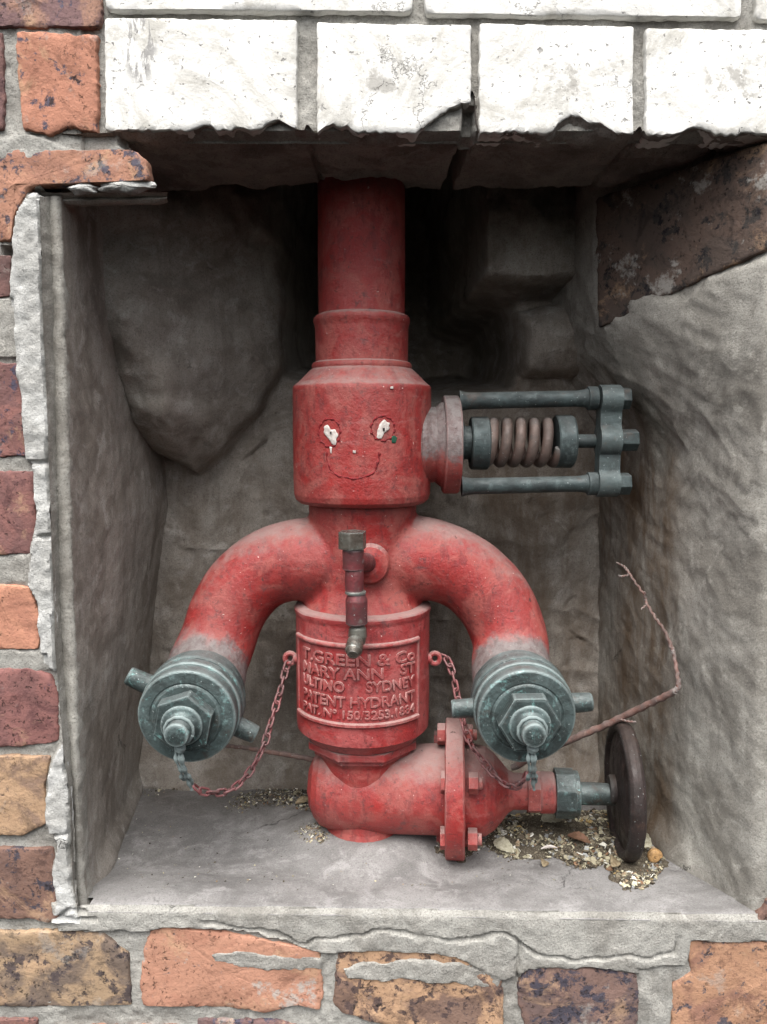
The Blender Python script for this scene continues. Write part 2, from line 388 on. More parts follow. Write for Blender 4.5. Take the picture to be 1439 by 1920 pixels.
def mat_metal(name, ca, cb, cc, rough=.5, metal=.25, bumpd=.0008, dust='8a8f8e', dusta=.5, sc=1.0, wear=.25, rust=.5, verd=0.0):
    s = NT(name, rough, metal, .4)
    c = s.mix(s.ramp(s.noise(45 * sc, 5, .65, dist=.5), .38, .64), ca, cb)
    c = s.mix(s.ramp(s.noise(120 * sc, 5, .7, s.stretch(1, 1, .6)), .56, .72, 0, .85), c, cc)
    c = s.mix(s.ramp(s.noise(70 * sc, 5, .7, s.vadd(s.pos, (2, 3, 4))), .58, .75, 0, .7), c, (0.03, .028, .026, 1))
    c = s.mix(s.ramp(s.noise(38 * sc, 6, .75, s.vadd(s.pos, (9, 3, 4))), .56, .68, 0, rust), c, srgb('4d3a30'))
    c = s.mix(s.ramp(s.noise(65 * sc, 6, .78, s.vadd(s.pos, (2, 8, 4)), .5), .57, .68, 0, verd), c, srgb('7fb0ac'))
    du = s.math('MULTIPLY', s.ramp(s.math('ADD', s.up(), s.math('MULTIPLY', s.math('SUBTRACT', s.noise(90, 4, .7), .5), 1.0)), .35, 1.1), dusta)
    c = s.mix(du, c, srgb(dust))
    pt = s.t.nodes.new('ShaderNodeNewGeometry').outputs['Pointiness']
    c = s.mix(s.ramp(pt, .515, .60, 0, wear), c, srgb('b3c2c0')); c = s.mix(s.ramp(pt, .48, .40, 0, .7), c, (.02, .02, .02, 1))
    sp = s.ramp(s.noise(420, 2, .5), .70, .75, 0, .6); c = s.mix(sp, c, srgb('b9c4c2'))
    h = s.math('ADD', s.math('MULTIPLY', s.noise(90, 4, .6), 1.4), s.noise(350, 4, .7))
    return s.done(c, s.ramp(s.noise(60, 3), .35, .7, rough - .12, rough + .2), s.bump(h, bumpd, .6))

M_BRICK = mat_brick(); M_WHITE = mat_white()
M_MORTAR = mat_cement('rough_mortar', srgb('aba9a2'), srgb('918e87'), srgb('bebbb3'), 1.9, .1, pits=.6)
M_PALE = mat_cement('pale_cement_fillet', srgb('c6c6c2'), srgb('b2b1ac'), srgb('d4d4d0'), 1.8, .05, pits=.6)
M_RENDER = mat_cement('grey_cement_render', srgb('aaa49b'), srgb('8b847b'), srgb('bdb9b2'), 1.2, .4, stain=srgb('5f4e3d'))
M_RIGHT = mat_cement('pale_cement_render', srgb('a5a29a'), srgb('86827a'), srgb('b9b6ad'), 1.3, .45, stain=srgb('5f4e3d'))
M_FLOOR = mat_cement('smooth_cement_floor', srgb('8b8987'), srgb('747270'), srgb('9c9a98'), .8, .0, stain=srgb('4c443c'), pits=.25, rough=.75)
M_SOFFIT = mat_cement('bounce_lightened_underside', srgb('a8a098'), srgb('877e77'), srgb('b7aea4'), 2.2, .1, lumps=1.6)  # cement grey made paler to stand in for light bounced off the ground
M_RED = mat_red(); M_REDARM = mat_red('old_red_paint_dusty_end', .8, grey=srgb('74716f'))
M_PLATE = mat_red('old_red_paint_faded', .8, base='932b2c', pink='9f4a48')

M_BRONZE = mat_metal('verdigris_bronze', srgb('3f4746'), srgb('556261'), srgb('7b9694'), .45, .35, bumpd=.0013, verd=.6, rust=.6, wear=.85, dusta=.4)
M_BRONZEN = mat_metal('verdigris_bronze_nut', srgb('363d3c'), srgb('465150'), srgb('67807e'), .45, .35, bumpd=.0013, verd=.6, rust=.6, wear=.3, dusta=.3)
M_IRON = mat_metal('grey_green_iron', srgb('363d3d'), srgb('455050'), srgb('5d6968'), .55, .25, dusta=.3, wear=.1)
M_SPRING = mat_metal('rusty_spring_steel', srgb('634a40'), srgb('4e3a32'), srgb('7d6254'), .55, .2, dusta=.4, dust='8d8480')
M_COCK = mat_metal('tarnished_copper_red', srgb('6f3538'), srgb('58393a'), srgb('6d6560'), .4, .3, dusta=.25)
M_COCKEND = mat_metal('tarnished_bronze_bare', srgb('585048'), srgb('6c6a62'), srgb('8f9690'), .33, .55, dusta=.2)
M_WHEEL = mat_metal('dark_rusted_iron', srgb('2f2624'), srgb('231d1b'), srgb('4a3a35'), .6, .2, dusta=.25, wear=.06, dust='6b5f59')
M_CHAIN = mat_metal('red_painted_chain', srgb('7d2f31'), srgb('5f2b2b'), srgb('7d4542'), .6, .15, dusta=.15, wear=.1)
M_CORD = mat_metal('grey_green_cord', srgb('4d5655'), srgb('5f6a69'), srgb('7c8a88'), .8, 0, dusta=.3)
M_TWIG = mat_metal('brown_twig_bark', srgb('70493e'), srgb('573a32'), srgb('86685a'), .75, 0, dusta=.15, sc=2)
def mat_plain(name, col, col2, rough=.8):
    s = NT(name, rough, spec=.2); c = s.mix(s.ramp(s.noise(240, 4, .7), .4, .65), srgb(col), srgb(col2))
    return s.done(c, normal=s.bump(s.noise(300, 4, .7), .0006, .6))
M_CHIP = mat_plain('flaked_white_paint', 'c9c2bb', 'a79c96', .6)
M_FACE = mat_plain('worn_dark_red_line', '7f2629', '5f2225', .6)
M_BLACK = mat_plain('black_mark', '201d1e', '2f2a2a'); M_GREEN = mat_plain('green_mark', '2c5a43', '23483a')
M_SHELL = mat_plain('snail_shell', 'a8855a', '7f6444', .5)
def mat_chips():
    s = NT('leaf_and_grit_bits', .85, spec=.2); c = s.attr('chipcol', 'GEOMETRY', 'Color')
    c = s.mix(s.ramp(s.noise(700, 3, .8), .5, .62, 0, .5), c, srgb('8b8574'))
    c = s.mix(s.ramp(s.noise(300, 3, .7), .5, .8, 0, .5), c, (0.05, .04, .03, 1)); return s.done(c)
M_CHIPS = mat_chips()
M_LEAF = mat_plain('dry_leaf', '8d8068', '6d5f4a'); M_LEAFP = mat_plain('pale_dry_leaf', 'a9a592', '8b8672'); M_LEAFB = mat_plain('brown_dry_leaf', '6a4f40', '54402f')
M_SOIL = mat_plain('dark_litter_soil', '4a423a', '2e2924')

# ------------------------------------------------------------------ the brick wall
wall = thing('brick_wall', (0, 0, -.66), 'old brick wall of orange and maroon bricks with a white painted course across the top of the hole', 'wall')
def XZ(pts, y=0.0): return [(P(a, b, y).x, P(a, b, y).z) for a, b in pts]
def ipl(tab, v):      # tab [(py, px)]
    return np.interp(v, [t[0] for t in tab], [t[1] for t in tab])
XB = [(370, 75), (560, 80), (860, 92), (960, 95), (1100, 100), (1250, 106), (1400, 119), (1500, 132), (1650, 137), (1712, 146)]   # edge of the pale fillet
XD = [(370, 94), (560, 100), (860, 106), (960, 110), (1100, 112), (1250, 119), (1400, 132), (1500, 138), (1650, 142), (1712, 150)]  # foot of the step
XI = [(370, 115), (560, 120), (860, 130), (960, 132), (1100, 136), (1250, 143), (1400, 148), (1500, 151), (1650, 158), (1712, 166)]  # inner arris
def floor_lip(x): return -.4385 - .010 * (x + .28) / .62

step = .0018
gx = np.arange(-.42, .42, step); gz = np.arange(-.64, .42, step)
GX, GZ = np.meshgrid(gx, gz, indexing='ij')
PX, PY = to_px(GX, 0 * GX, GZ)
wob = 5.0 * fbm(GX, GZ, 0 * GX, 45, 4, 3); wob2 = 5.0 * fbm(GX, GZ, 0 * GX + 3, 45, 4, 9)
H = .0030 + .0011 * fbm(GX, GZ, 0 * GX, 30, 3, 11) + .0009 * fbm(GX, GZ, 0 * GX, 160, 3, 12)
def lay(H, poly, y, soft=4.0, n=.0006):
    d = sdf_poly(poly, PX + wob, PY + wob2); m = sstep(soft, -soft, d)
    return H * (1 - m) + (y + n * fbm(GX, GZ, 0 * GX, 120, 3, 31) + .0007 * fbm(GX, GZ, 0 * GX, 22, 3, 32)) * m, m
H, m_sill = lay(H, [(100, 1690), (1500, 1690), (1500, 1750), (1440, 1765), (1300, 1768), (1285, 1812), (1200, 1826), (1100, 1812), (1010, 1815), (950, 1842), (850, 1790), (640, 1782), (600, 1790), (480, 1748), (300, 1738), (250, 1748), (110, 1740)], -.0024)
H, _ = lay(H, [(390, 1785), (450, 1778), (600, 1800), (600, 1822), (470, 1815), (400, 1800)], -.0012, 3)
H, _ = lay(H, [(640, 1812), (700, 1800), (860, 1800), (945, 1835), (940, 1852), (760, 1838), (650, 1830)], -.0014, 3)
H, _ = lay(H, [(1195, 1815), (1262, 1815), (1262, 1940), (1195, 1940)], .0008, 3)
H, _ = lay(H, [(183, 60), (200, 180), (225, 262), (190, 290), (100, 262), (40, 250), (-40, 262), (-40, 290), (20, 300), (215, 284), (250, 262), (215, 235)], .001, 3)
# pale fillet beside the hole
fil = [(48, 372), (25, 410), (20, 480), (18, 560), (25, 640), (40, 760), (45, 862), (62, 872), (68, 960), (54, 1060), (54, 1100), (72, 1150), (78, 1240), (106, 1262), (116, 1390), (98, 1425), (86, 1500), (96, 1556), (112, 1580), (102, 1640), (112, 1690), (100, 1725), (150, 1725)] + [(a + 1, b) for b, a in XB[::-1]]
H, m_fil = lay(H, fil, -.0042, 3, .0011)
H, _ = lay(H, [(-60, 555), (26, 560), (30, 670), (-60, 675)], .0006, 3)
H, _ = lay(H, [(-20, 1040), (60, 1042), (60, 1098), (-20, 1085)], .0008, 3)
H, _ = lay(H, [(-20, 1218), (90, 1222), (95, 1258), (-20, 1262)], .001, 3)
for pl in ([(873, 196), (893, 196), (892, 262), (866, 262)], [(46, 350), (290, 340), (295, 368), (75, 372), (52, 376)], [(0, 462), (22, 455), (22, 480), (0, 478)]):
    H, _ = lay(H, pl, .016, 3)
for cr in ([(70, 1705), (140, 1718), (175, 1720)], [(380, 1729), (430, 1738), (480, 1742), (520, 1752), (550, 1768), (575, 1771), (590, 1758), (650, 1748), (720, 1743), (780, 1751), (840, 1762), (905, 1760), (950, 1752), (975, 1772), (1010, 1788), (1060, 1795), (1140, 1797), (1260, 1793), (1275, 1755)],
           [(60, 866), (95, 868)], [(68, 1004), (100, 1002)], [(98, 1560), (140, 1556)], [(975, 1775), (972, 1830), (985, 1860)], [(108, 1716), (140, 1700), (158, 1706)]):
    d = dist_line(cr, PX + 1.3 * wob, PY + 1.3 * wob2); H = H + .0042 * sstep(5.5, 1.0, d) * (0.35 + .65 * sstep(-.6, .1, fbm(GX, GZ, 0 * GX, 60, 2, 77)))
# the hole
lipz = floor_lip(GX); lippy = to_px(GX, 0 * GX, lipz)[1]
hole = [(b, a) for a, b in XB] + [(2000, 1712), (2000, 250), (1440, 252), (225, 250), (225, 262), (262, 296), (262, 326), (70, 330), (76, 360)]
XF = lambda z: np.interp(z, [-.44, -.1, .24], [.346, .335, .322])     # front arris of the right side
inh = (sdf_poly(hole, PX, np.minimum(PY, 1711.5)) < 0) & (GX < XF(GZ) + .012) & (GZ > lipz) & (GZ < .236)
keep = ~(inh[:-1, :-1] & inh[1:, 1:] & inh[1:, :-1] & inh[:-1, 1:])
dpx = sdf_poly(hole, PX, PY); H = H + .014 * sstep(11, 1, dpx) * ((PX > 150) & (PY < 400))
# round over next to the sill and the right arris
H = H + .010 * sstep(-.010, 0.0, -(np.clip(GZ - lipz + .010, 0, .010)) * 1.0 + 0.0) * 0
r = np.clip((GZ - lipz + .006) / .006, 0, 1); H = np.where((GX < .36) & (PX > 150), H + .0035 * r ** 2, H)
A = np.stack([GX, H, GZ], -1)[:, :, :]
A2 = A[:, ::-1, :]; k2 = keep[:, ::-1]
palemask = ((m_fil > .5))[:, ::-1]
kp = k2 & (palemask[:-1, :-1])
o = link('mortar_bed', grid_mesh('m', A2, k2 & ~kp), M_MORTAR, wall)
o = link('cement_fillet', grid_mesh('m', A2, kp), M_PALE, wall)

# step and inner arris of the left jamb (one swept strip), turned along the top
def jamb():
    rows = []
    zs_ = np.arange(368, 1714, 4.0)
    for py in zs_:
        n = 1.1 * float(fbm(py * .01, 0, 0, 3, 3, 5)); xb = P(ipl(XB, py), py, -.003); xd = P(ipl(XD, py) + n, py, .011); xi = P(ipl(XI, py) + n, py, .011)
        rr = []
        for t, (a, b) in ((0, (xb, None)), (.3, (xb, xd)), (.7, (xb, xd)), (1, (xd, None))):
            q = a if b is None else a.lerp(b, t)
            rr.append((q.x, q.y + (.0022 if t in (.3,) else 0), xb.z if False else q.z))
        for t in (.2, .4, .6, .8): q = xd.lerp(xi, t); rr.append((q.x, q.y - .0018 * math.sin(math.pi * t), q.z))
        rr.append((xi.x - .001, xi.y + .0002, xi.z)); rr.append((xi.x, xi.y + .0015, xi.z)); rr.append((xi.x - .002, xi.y + .02, xi.z))
        rows.append(rr)
    A = np.array(rows); A[:, :, 1] += .0007 * fbm(A[:, :, 0], A[:, :, 1], A[:, :, 2], 90, 3, 41); A[:, :, 0] += .0005 * fbm(A[:, :, 0], A[:, :, 1], A[:, :, 2], 110, 3, 42)
    return grid_mesh('m', A[::-1])
link('jamb_edge', jamb(), M_RIGHT, wall, smooth=50)
def head_strip():
    rows = []
    for px in np.arange(78, 318, 4.0):
        f = (px - 78) / 222 + max(0, (px - 285) / 33) ** 2 * .5
        a = P(px, 362 - 2 * f, .010); b = P(px, 374 - 4 * f, .017); c = P(px, 384 - 6 * f + 2 * math.sin(px * .05), .018); d = P(px, 389 - 6 * f, .05)
        rows.append([tuple(a + Vector((0, .006 + .05 * max(0, 1 - f * 1.15), .001))), tuple(a + Vector((0, .004, .0006))), tuple(a), tuple(a.lerp(b, .5)), tuple(b), tuple(b.lerp(c, .5) - Vector((0, .002, 0))), tuple(c), tuple(c + Vector((0, .003, -.0005))), tuple(d)])
    A = np.array(rows); A[:, :, 2] += .0008 * fbm(A[:, :, 0], A[:, :, 1], A[:, :, 2], 70, 3, 43)
    return grid_mesh('m', A)
link('head_edge', head_strip(), M_RENDER, wall, smooth=50)

# bricks ------------------------------------------------------------
def resample(poly, n):
    p = [np.array(q, float) for q in poly]; L = [np.linalg.norm(p[(i + 1) % len(p)] - p[i]) for i in range(len(p))]; T = sum(L)
    out = []; 
    for k in range(n):
        s = T * k / n; i = 0
        while s > L[i]: s -= L[i]; i = (i + 1) % len(p)
        out.append(p[i] + (p[(i + 1) % len(p)] - p[i]) * (s / max(L[i], 1e-9)))
    return np.array(out)
def brick_mesh(poly, org, ua, va, nrm, depth=.06, n=170, rough=1.0, seed=0, relief=.0011, soft=.004):
    """irregular brick face: poly in local (u,v) metres; rings from the outline to the centre, then a side skirt going back"""
    q = resample(poly, n); c = q.mean(0)
    # soften corners
    for _ in range(1): q = .25 * np.roll(q, 1, 0) + .5 * q + .25 * np.roll(q, -1, 0)
    nx = vnoise(q[:, 0] * 110, q[:, 1] * 110, 0, seed) + .8 * vnoise(q[:, 0] * 320, q[:, 1] * 320, 0, seed + 1) + .6 * vnoise(q[:, 0] * 40, q[:, 1] * 40, 0, seed + 4)
    d = q - c; q = q + d / np.linalg.norm(d, axis=1)[:, None] * (nx * .0011 * rough)[:, None]
    R = []; size = np.min(q.max(0) - q.min(0)) / 2
    rings = [(0, -depth), (0, -.003), (.0006, -.0009), (.0016, -.0002), (.006, 0)] + [(size * t, 0) for t in (.25, .45, .65, .85)]
    for ins, hh in rings:
        s = 1 - np.clip(ins / np.linalg.norm(q - c, axis=1), 0, .97); 
        e = (q - c) * (s[:, None] if ins < .007 else (1 - ins / size * .98)) + c
        h = np.full(len(e), hh) 
        if hh > -.01: h = h + relief * rough * (fbm(e[:, 0], e[:, 1], 0, 35, 4, seed + 9) * 1.0 - .5 * np.clip(fbm(e[:, 0], e[:, 1], 0, 90, 3, seed + 3) - .5, 0, 9))
        R.append(np.stack([e[:, 0], e[:, 1], h], -1))
    R.append(np.repeat(np.array([[c[0], c[1], relief * .3]]), n, 0))
    A = np.array(R); o3, ua, va, nr = [np.array(tuple(t)) for t in (org, ua, va, nrm)]
    W = o3 + A[..., 0:1] * ua + A[..., 1:2] * va + A[..., 2:3] * nr
    W = W.transpose(1, 0, 2)
    return grid_mesh('m', W, close_u=True)
def set_brick(o, c1, c2, c3, t2, t3, lime=0.4, seed=None):
    o['c1'] = list(srgb(c1)[:3]); o['c2'] = list(srgb(c2)[:3]); o['c3'] = list(srgb(c3)[:3]); o['t2'] = t2; o['t3'] = t3 - .025; o['lime'] = lime
    s = seed if seed is not None else random.random() * 50; o['seed'] = [s, s * 1.7 % 13, s * .37]
def face_brick(poly_px, cols, label=None, name='brick', mat=M_BRICK, depth=.06, y=0.0, **kw):
    pts = XZ(poly_px, y); me = brick_mesh(pts, (0, y, 0), (1, 0, 0), (0, 0, 1), (0, -1, 0), depth, seed=random.randint(0, 9999), **kw)
    o = link(name, me, mat, wall, smooth=38)
    if cols: set_brick(o, *cols)
    else: s = random.random() * 30; o['seed'] = [s, s * .3, s * .7]
    if label: o['label'] = label
    return o
BL = [
 ([(-70, -60), (186, -60), (190, 50), (100, 53), (-70, 50)], ('a5705a', '75505a', '4b4f63', .52, .60), 'brick mottled purple, orange and slate blue'),
 ([(-170, 60), (6, 58), (8, 243), (-170, 243)], ('7b4a4c', '6b4048', '4b4f63', .5, .66), None),
 ([(30, 58), (182, 63), (184, 180), (181, 249), (130, 240), (95, 250), (42, 243), (33, 150)], ('c8714e', 'b5613f', '4a5062', .56, .585), 'bright orange brick with slate blue spots'),
 ([(-170, 279), (250, 279), (276, 300), (280, 338), (180, 341), (70, 346), (50, 352), (44, 376), (24, 405), (20, 452), (-170, 455)], ('bb7454', 'a8644a', '4d5060', .55, .58), 'orange brick with dark blue blotches, broken at its lower corner'),
 ([(-170, 478), (20, 478), (18, 556), (-170, 560)], ('6d3b3e', '5b343a', '45424c', .5, .62), None),
 ([(-170, 682), (36, 680), (46, 762), (58, 856), (-170, 858)], ('8d4646', '713a42', '4c4b5e', .5, .60), 'maroon brick with slate blue spots'),
 ([(-170, 882), (64, 884), (68, 960), (62, 1040), (-170, 1044)], ('8a4446', '753b42', '5a4a58', .5, .66), None),
 ([(-170, 1094), (36, 1096), (58, 1102), (76, 1160), (73, 1218), (-170, 1216)], ('d07a55', 'bf6a4a', '8a5550', .52, .72), 'light orange brick'),
 ([(-170, 1255), (60, 1252), (95, 1266), (108, 1300), (110, 1392), (40, 1402), (-170, 1404)], ('8d4448', '7b3b42', '574a59', .5, .66), None),
 ([(-170, 1412), (94, 1420), (84, 1482), (90, 1545), (48, 1566), (-170, 1572)], ('b98f66', '8a6a56', '6f5a50', .55, .64), 'tan coloured brick'),
 ([(-170, 1594), (100, 1590), (104, 1650), (110, 1720), (90, 1732), (66, 1724), (-170, 1726)], ('7d5244', '6b453d', '44444f', .5, .57), 'brown brick with dark blue spots'),
 ([(-170, 1752), (60, 1745), (196, 1752), (240, 1790), (247, 1886), (150, 1889), (-170, 1890)], ('b3926c', '6f5f54', '55494a', .48, .58), 'tan brick blackened with soot'),
 ([(285, 1738), (430, 1750), (600, 1782), (607, 1860), (600, 1894), (560, 1884), (498, 1900), (440, 1894), (266, 1886), (262, 1850), (272, 1770)], ('c97f5f', 'bd6f50', '8c7a78', .55, .66, .9), 'orange brick smeared with grey cement'),
 ([(634, 1778), (860, 1785), (942, 1835), (946, 1940), (760, 1935), (640, 1900), (624, 1880)], ('c79468', '7c5a4c', '574544', .50, .56, .8), 'pale orange brick with dark burnt patches'),
 ([(1000, 1808), (1190, 1826), (1200, 1850), (1196, 1940), (985, 1940), (968, 1880), (975, 1835)], ('7c5a54', '614a4c', '474653', .5, .56, .5), 'dark purple brick with a buff patch'),
 ([(1290, 1768), (1560, 1765), (1560, 1935), (1258, 1935), (1260, 1850), (1296, 1826)], ('bd8057', '9a5f48', '51505a', .52, .60, .4), None),
 ([(1440, 1685), (1600, 1690), (1600, 1745), (1412, 1738)], ('7d5244', '6b453d', '44444f', .5, .6), None),
 ([(-170, 1912), (70, 1911), (72, 2060), (-170, 2060)], ('8d4a44', '713f40', '4b4a56', .5, .6), None),
 ([(372, 1912), (520, 1914), (640, 1950), (640, 2080), (360, 2080)], ('6f4a50', '5b4048', '45485a', .5, .55), None),
 ([(95, 1925), (340, 1925), (340, 2080), (95, 2080)], ('b5795a', '8d5a48', '4b4a56', .5, .6), None),
]
for poly, cols, lab in BL:
    face_brick(poly, cols, lab, depth=.014)
# white painted header course: the lower edge is chipped
def chipped(x0, x1, y0a, y0b, yb, chips, tl=None):
    top = [(x0, y0a), (x1, y0b)]; bot = []
    for x in np.linspace(x1, x0, 56):
        d = 0
        for cx, wd, dp in chips:
            t = abs(x - cx) / wd
            if t < 1: d = max(d, dp * (1 - t ** 1.6))
        bot.append((x, yb - d + 1.5 * math.sin(x * .31) + 1.2 * math.sin(x * .73)))
    return top + bot, [(a, b) for a, b in bot[::-1]]
WB = [
 (chipped(196, 558, 32, 36, 245, [(385, 22, 10), (522, 38, 20), (452, 20, 5)]), 'white painted brick at the left end of the course, with grey scuffs'),
 (chipped(594, 884, 40, 46, 249, [(622, 28, 16), (650, 14, 14), (880, 95, 56), (812, 34, 18)]), 'white painted brick with its lower right corner broken off'),
 (chipped(899, 1189, 42, 49, 250, [(1078, 46, 34), (1120, 34, 20), (960, 20, 4)]), 'white painted brick with a rounded chip in its lower edge'),
 (chipped(1212, 1530, 51, 56, 253, [(1305, 36, 15), (1400, 20, 5)]), 'white painted brick at the right end of the course'),
]
SOFF_EDGE = []
for (poly, bot), lab in WB:
    me_n = 260
    o = face_brick(poly, None, lab, 'painted_brick', M_WHITE, .03, 0.0, n=me_n, rough=.55, relief=.0006)
    SOFF_EDGE += bot
for pl in ([(196, -190), (774, -190), (774, 22), (196, 18)], [(797, -190), (1396, -190), (1394, 33), (797, 26)], [(1418, -190), (1700, -190), (1700, 38), (1418, 36)]):
    face_brick(pl, None, None, 'painted_brick', M_WHITE, .03, 0.0, n=140, rough=.6)

# underside of the course and the brick depth behind it
def soffit():
    e = sorted(SOFF_EDGE); ex = np.array([P(a, b, 0).x for a, b in e]); ez = np.array([P(a, b, 0).z for a, b in e])
    xs = np.arange(-.30, .40, .0016); base = .2365
    edge = np.interp(xs, ex, ez); joints = [P(577, 240, 0).x, P(890, 240, 0).x, P(1200, 240, 0).x]
    for j in joints: edge = np.where(np.abs(xs - j) < .0045, base + .002, edge)
    edge = np.where(xs < P(212, 245, 0).x, base, edge)
    ys = np.array([.0012, .0022, .005, .009, .014, .020, .028] + list(np.linspace(.036, .150, 32)) + [.1515, .153, .154])
    X, Y = np.meshgrid(xs, ys, indexing='ij'); t = sstep(.0, .030, Y)
    Z = (edge[:, None]) * (1 - t) + base * t
    Z = np.maximum(Z, base - .002) + .0042 * fbm(X, Y * 2, 0, 26, 5, 61) * sstep(0, .01, Y) + .0008 * fbm(X, Y, 0, 120, 3, 62)
    for j, wd, dp in ((joints[1] - .003, .0060, .030), (joints[0], .003, .004), (joints[2], .003, .004)):
        jj = j - .10 * Y * (1 if dp > .01 else 0) * .5
        Z = Z + dp * sstep(wd, wd * .4, np.abs(X - jj))
    back = .150 + .008 * fbm(xs, 0, 0, 22, 4, 66)
    Y = Y * (back / .154)[:, None]
    Z[:, -1] += .03; Z[:, -2] += .006; Z[:, -3] += .002
    return grid_mesh('m', np.stack([X, Y, Z], -1)[::-1])
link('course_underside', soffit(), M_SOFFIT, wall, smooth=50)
# solid masonry behind the faces, so no light comes through from behind
core = []
def bx(x0, x1, y0, y1, z0, z1): core.append(box_mesh(((x0 + x1) / 2, (y0 + y1) / 2, (z0 + z1) / 2), (x1 - x0, y1 - y0, z1 - z0)))
bx(-1.4, -.385, .016, .75, -1.0, 1.0); bx(.385, 1.4, .016, .75, -1.0, 1.0)
bx(-.385, .385, .016, .75, -1.0, -.50); bx(-.385, .385, .62, .75, -.50, 1.0)
bx(-.385, .385, .026, .149, .262, 1.0); bx(-.385, .385, .149, .62, .55, 1.0)
link('masonry_core', join(core), M_MORTAR, wall, smooth=None)
# lumps of mortar left on the ledge
for (cx, cy, wx, wy) in ((232, 347, 47, 13), (152, 351, 28, 9), (62, 368, 13, 9)):
    c = P(cx, cy, .001); n = 40; rr = []
    for k in range(9):
        t = k / 8 * math.pi / 2; ring = []
        for j in range(n):
            a = 2 * math.pi * j / n; k1 = 1 + .22 * float(vnoise(math.cos(a) * 1.7 + cx, math.sin(a) * 1.7, 0, 3)) + .1 * float(vnoise(math.cos(a) * 5 + cx, math.sin(a) * 5, 0, 5))
            ring.append((c.x + math.cos(a) * math.cos(t) * wx * .00046 * k1, c.y - .007 * math.sin(t) + .006, c.z + math.sin(a) * math.cos(t) * wy * .00046 * k1))
        rr.append(ring)
    A = np.array(rr).transpose(1, 0, 2); A += .0016 * fbm(A[..., 0], A[..., 1], A[..., 2], 130, 4, 8)[..., None]
    link('mortar_lump', grid_mesh('m', A, close_u=True), M_PALE, wall, smooth=60)
# courses going on outside the picture
pal = [('b5724f', 'a0603f'), ('8a4446', '733b42'), ('a97c58', '7d5f50'), ('7b4d44', '65413c'), ('9b5a48', '834840')]
def plain_brick(x0, x1, z0, z1, white=False):
    me = brick_mesh([(x0, z1), (x1, z1), (x1, z0), (x0, z0)], (0, 0, 0), (1, 0, 0), (0, 0, 1), (0, -1, 0), .02, n=36, seed=random.randint(0, 9999))
    o = link('painted_brick' if white else 'brick', me, M_WHITE if white else M_BRICK, wall, smooth=60)
    if white: s = random.random() * 30; o['seed'] = [s, s * .3, s * .7]
    else:
        a, b = random.choice(pal); set_brick(o, a, b, '4b4a56', .5, .6)
link('mortar_bed', box_mesh((0, .012, 0), (2.7, .006, 2.0)), M_MORTAR, wall, smooth=None) if False else None
ob = [box_mesh((-.91, .011, 0), (.98, .010, 2.0)), box_mesh((.91, .011, 0), (.98, .010, 2.0)), box_mesh((0, .011, -.82), (.84, .010, .36)), box_mesh((0, .011, .71), (.84, .010, .58))]
link('mortar_bed', join(ob), M_MORTAR, wall, smooth=None)
for i in range(-8, 9):
    z0 = -.028 + i * .088; off = (i % 2) * .06
    for k in range(4):
        x1 = -.437 + off * .0 - k * .122; plain_brick(x1 - .112, x1, z0, z0 + .078)
    for k in range(4):
        x0 = .437 + k * .122; plain_brick(x0, x0 + .112, z0, z0 + .078)
for i in range(3):
    for k in range(8): plain_brick(-.49 + k * .122, -.49 + k * .122 + .112, .44 + i * .088, .44 + i * .088 + .078, k > 1)

# ------------------------------------------------------------------ the hole in the wall
recess = thing('wall_recess', (0, .15, -.46), 'square hole in the brick wall lined with rough grey cement, around the red hydrant', 'alcove')
ZB = -.459
def floor_z(x, y):
    lip = floor_lip(x); z = lip + (ZB - lip) * sstep(.0, .11, y)
    d = np.sqrt((x + .021) ** 2 + (y - .155) ** 2)
    return z + .017 * sstep(.11, .042, d)
# floor
xs = np.arange(-.345, .365, .0022); ys = np.concatenate([[-.0022, -.0008, .0006, .002, .004], np.arange(.006, .36, .0025)])
X, Y = np.meshgrid(xs, ys, indexing='ij')
Z = floor_z(X, Y) + (.0011 * fbm(X, Y, 0, 14, 4, 81) + .0004 * fbm(X, Y, 0, 90, 3, 82)) * sstep(-.002, .02, Y)
Z = Z - .0045 * sstep(.005, -.0025, Y)
for (a, b, rr) in ((473, 1645, 4), (509, 1660, 4), (636, 1622, 5), (1105, 1640, 4), (1090, 1640, 3)):
    q = PZ(a, b, ZB + .01); Z = Z - .002 * sstep(rr * .0006, 0, np.sqrt((X - q.x) ** 2 + (Y - q.y) ** 2))
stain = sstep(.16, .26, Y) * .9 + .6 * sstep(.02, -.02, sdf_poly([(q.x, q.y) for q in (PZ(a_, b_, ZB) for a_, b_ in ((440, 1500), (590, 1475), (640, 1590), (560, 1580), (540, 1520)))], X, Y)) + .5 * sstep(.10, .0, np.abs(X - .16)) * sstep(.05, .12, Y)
fm = ~((Y < .013) & ((X < P(163, 1712, 0).x) | (X > .352))); fm = fm[:-1, :-1] & fm[1:, 1:]
fl = link('floor', grid_mesh('m', np.stack([X, Y, Z], -1), fm, attrs={'stain': np.clip(stain, 0, 1) * .6}), M_FLOOR, None, smooth=60); fl['kind'] = 'structure'
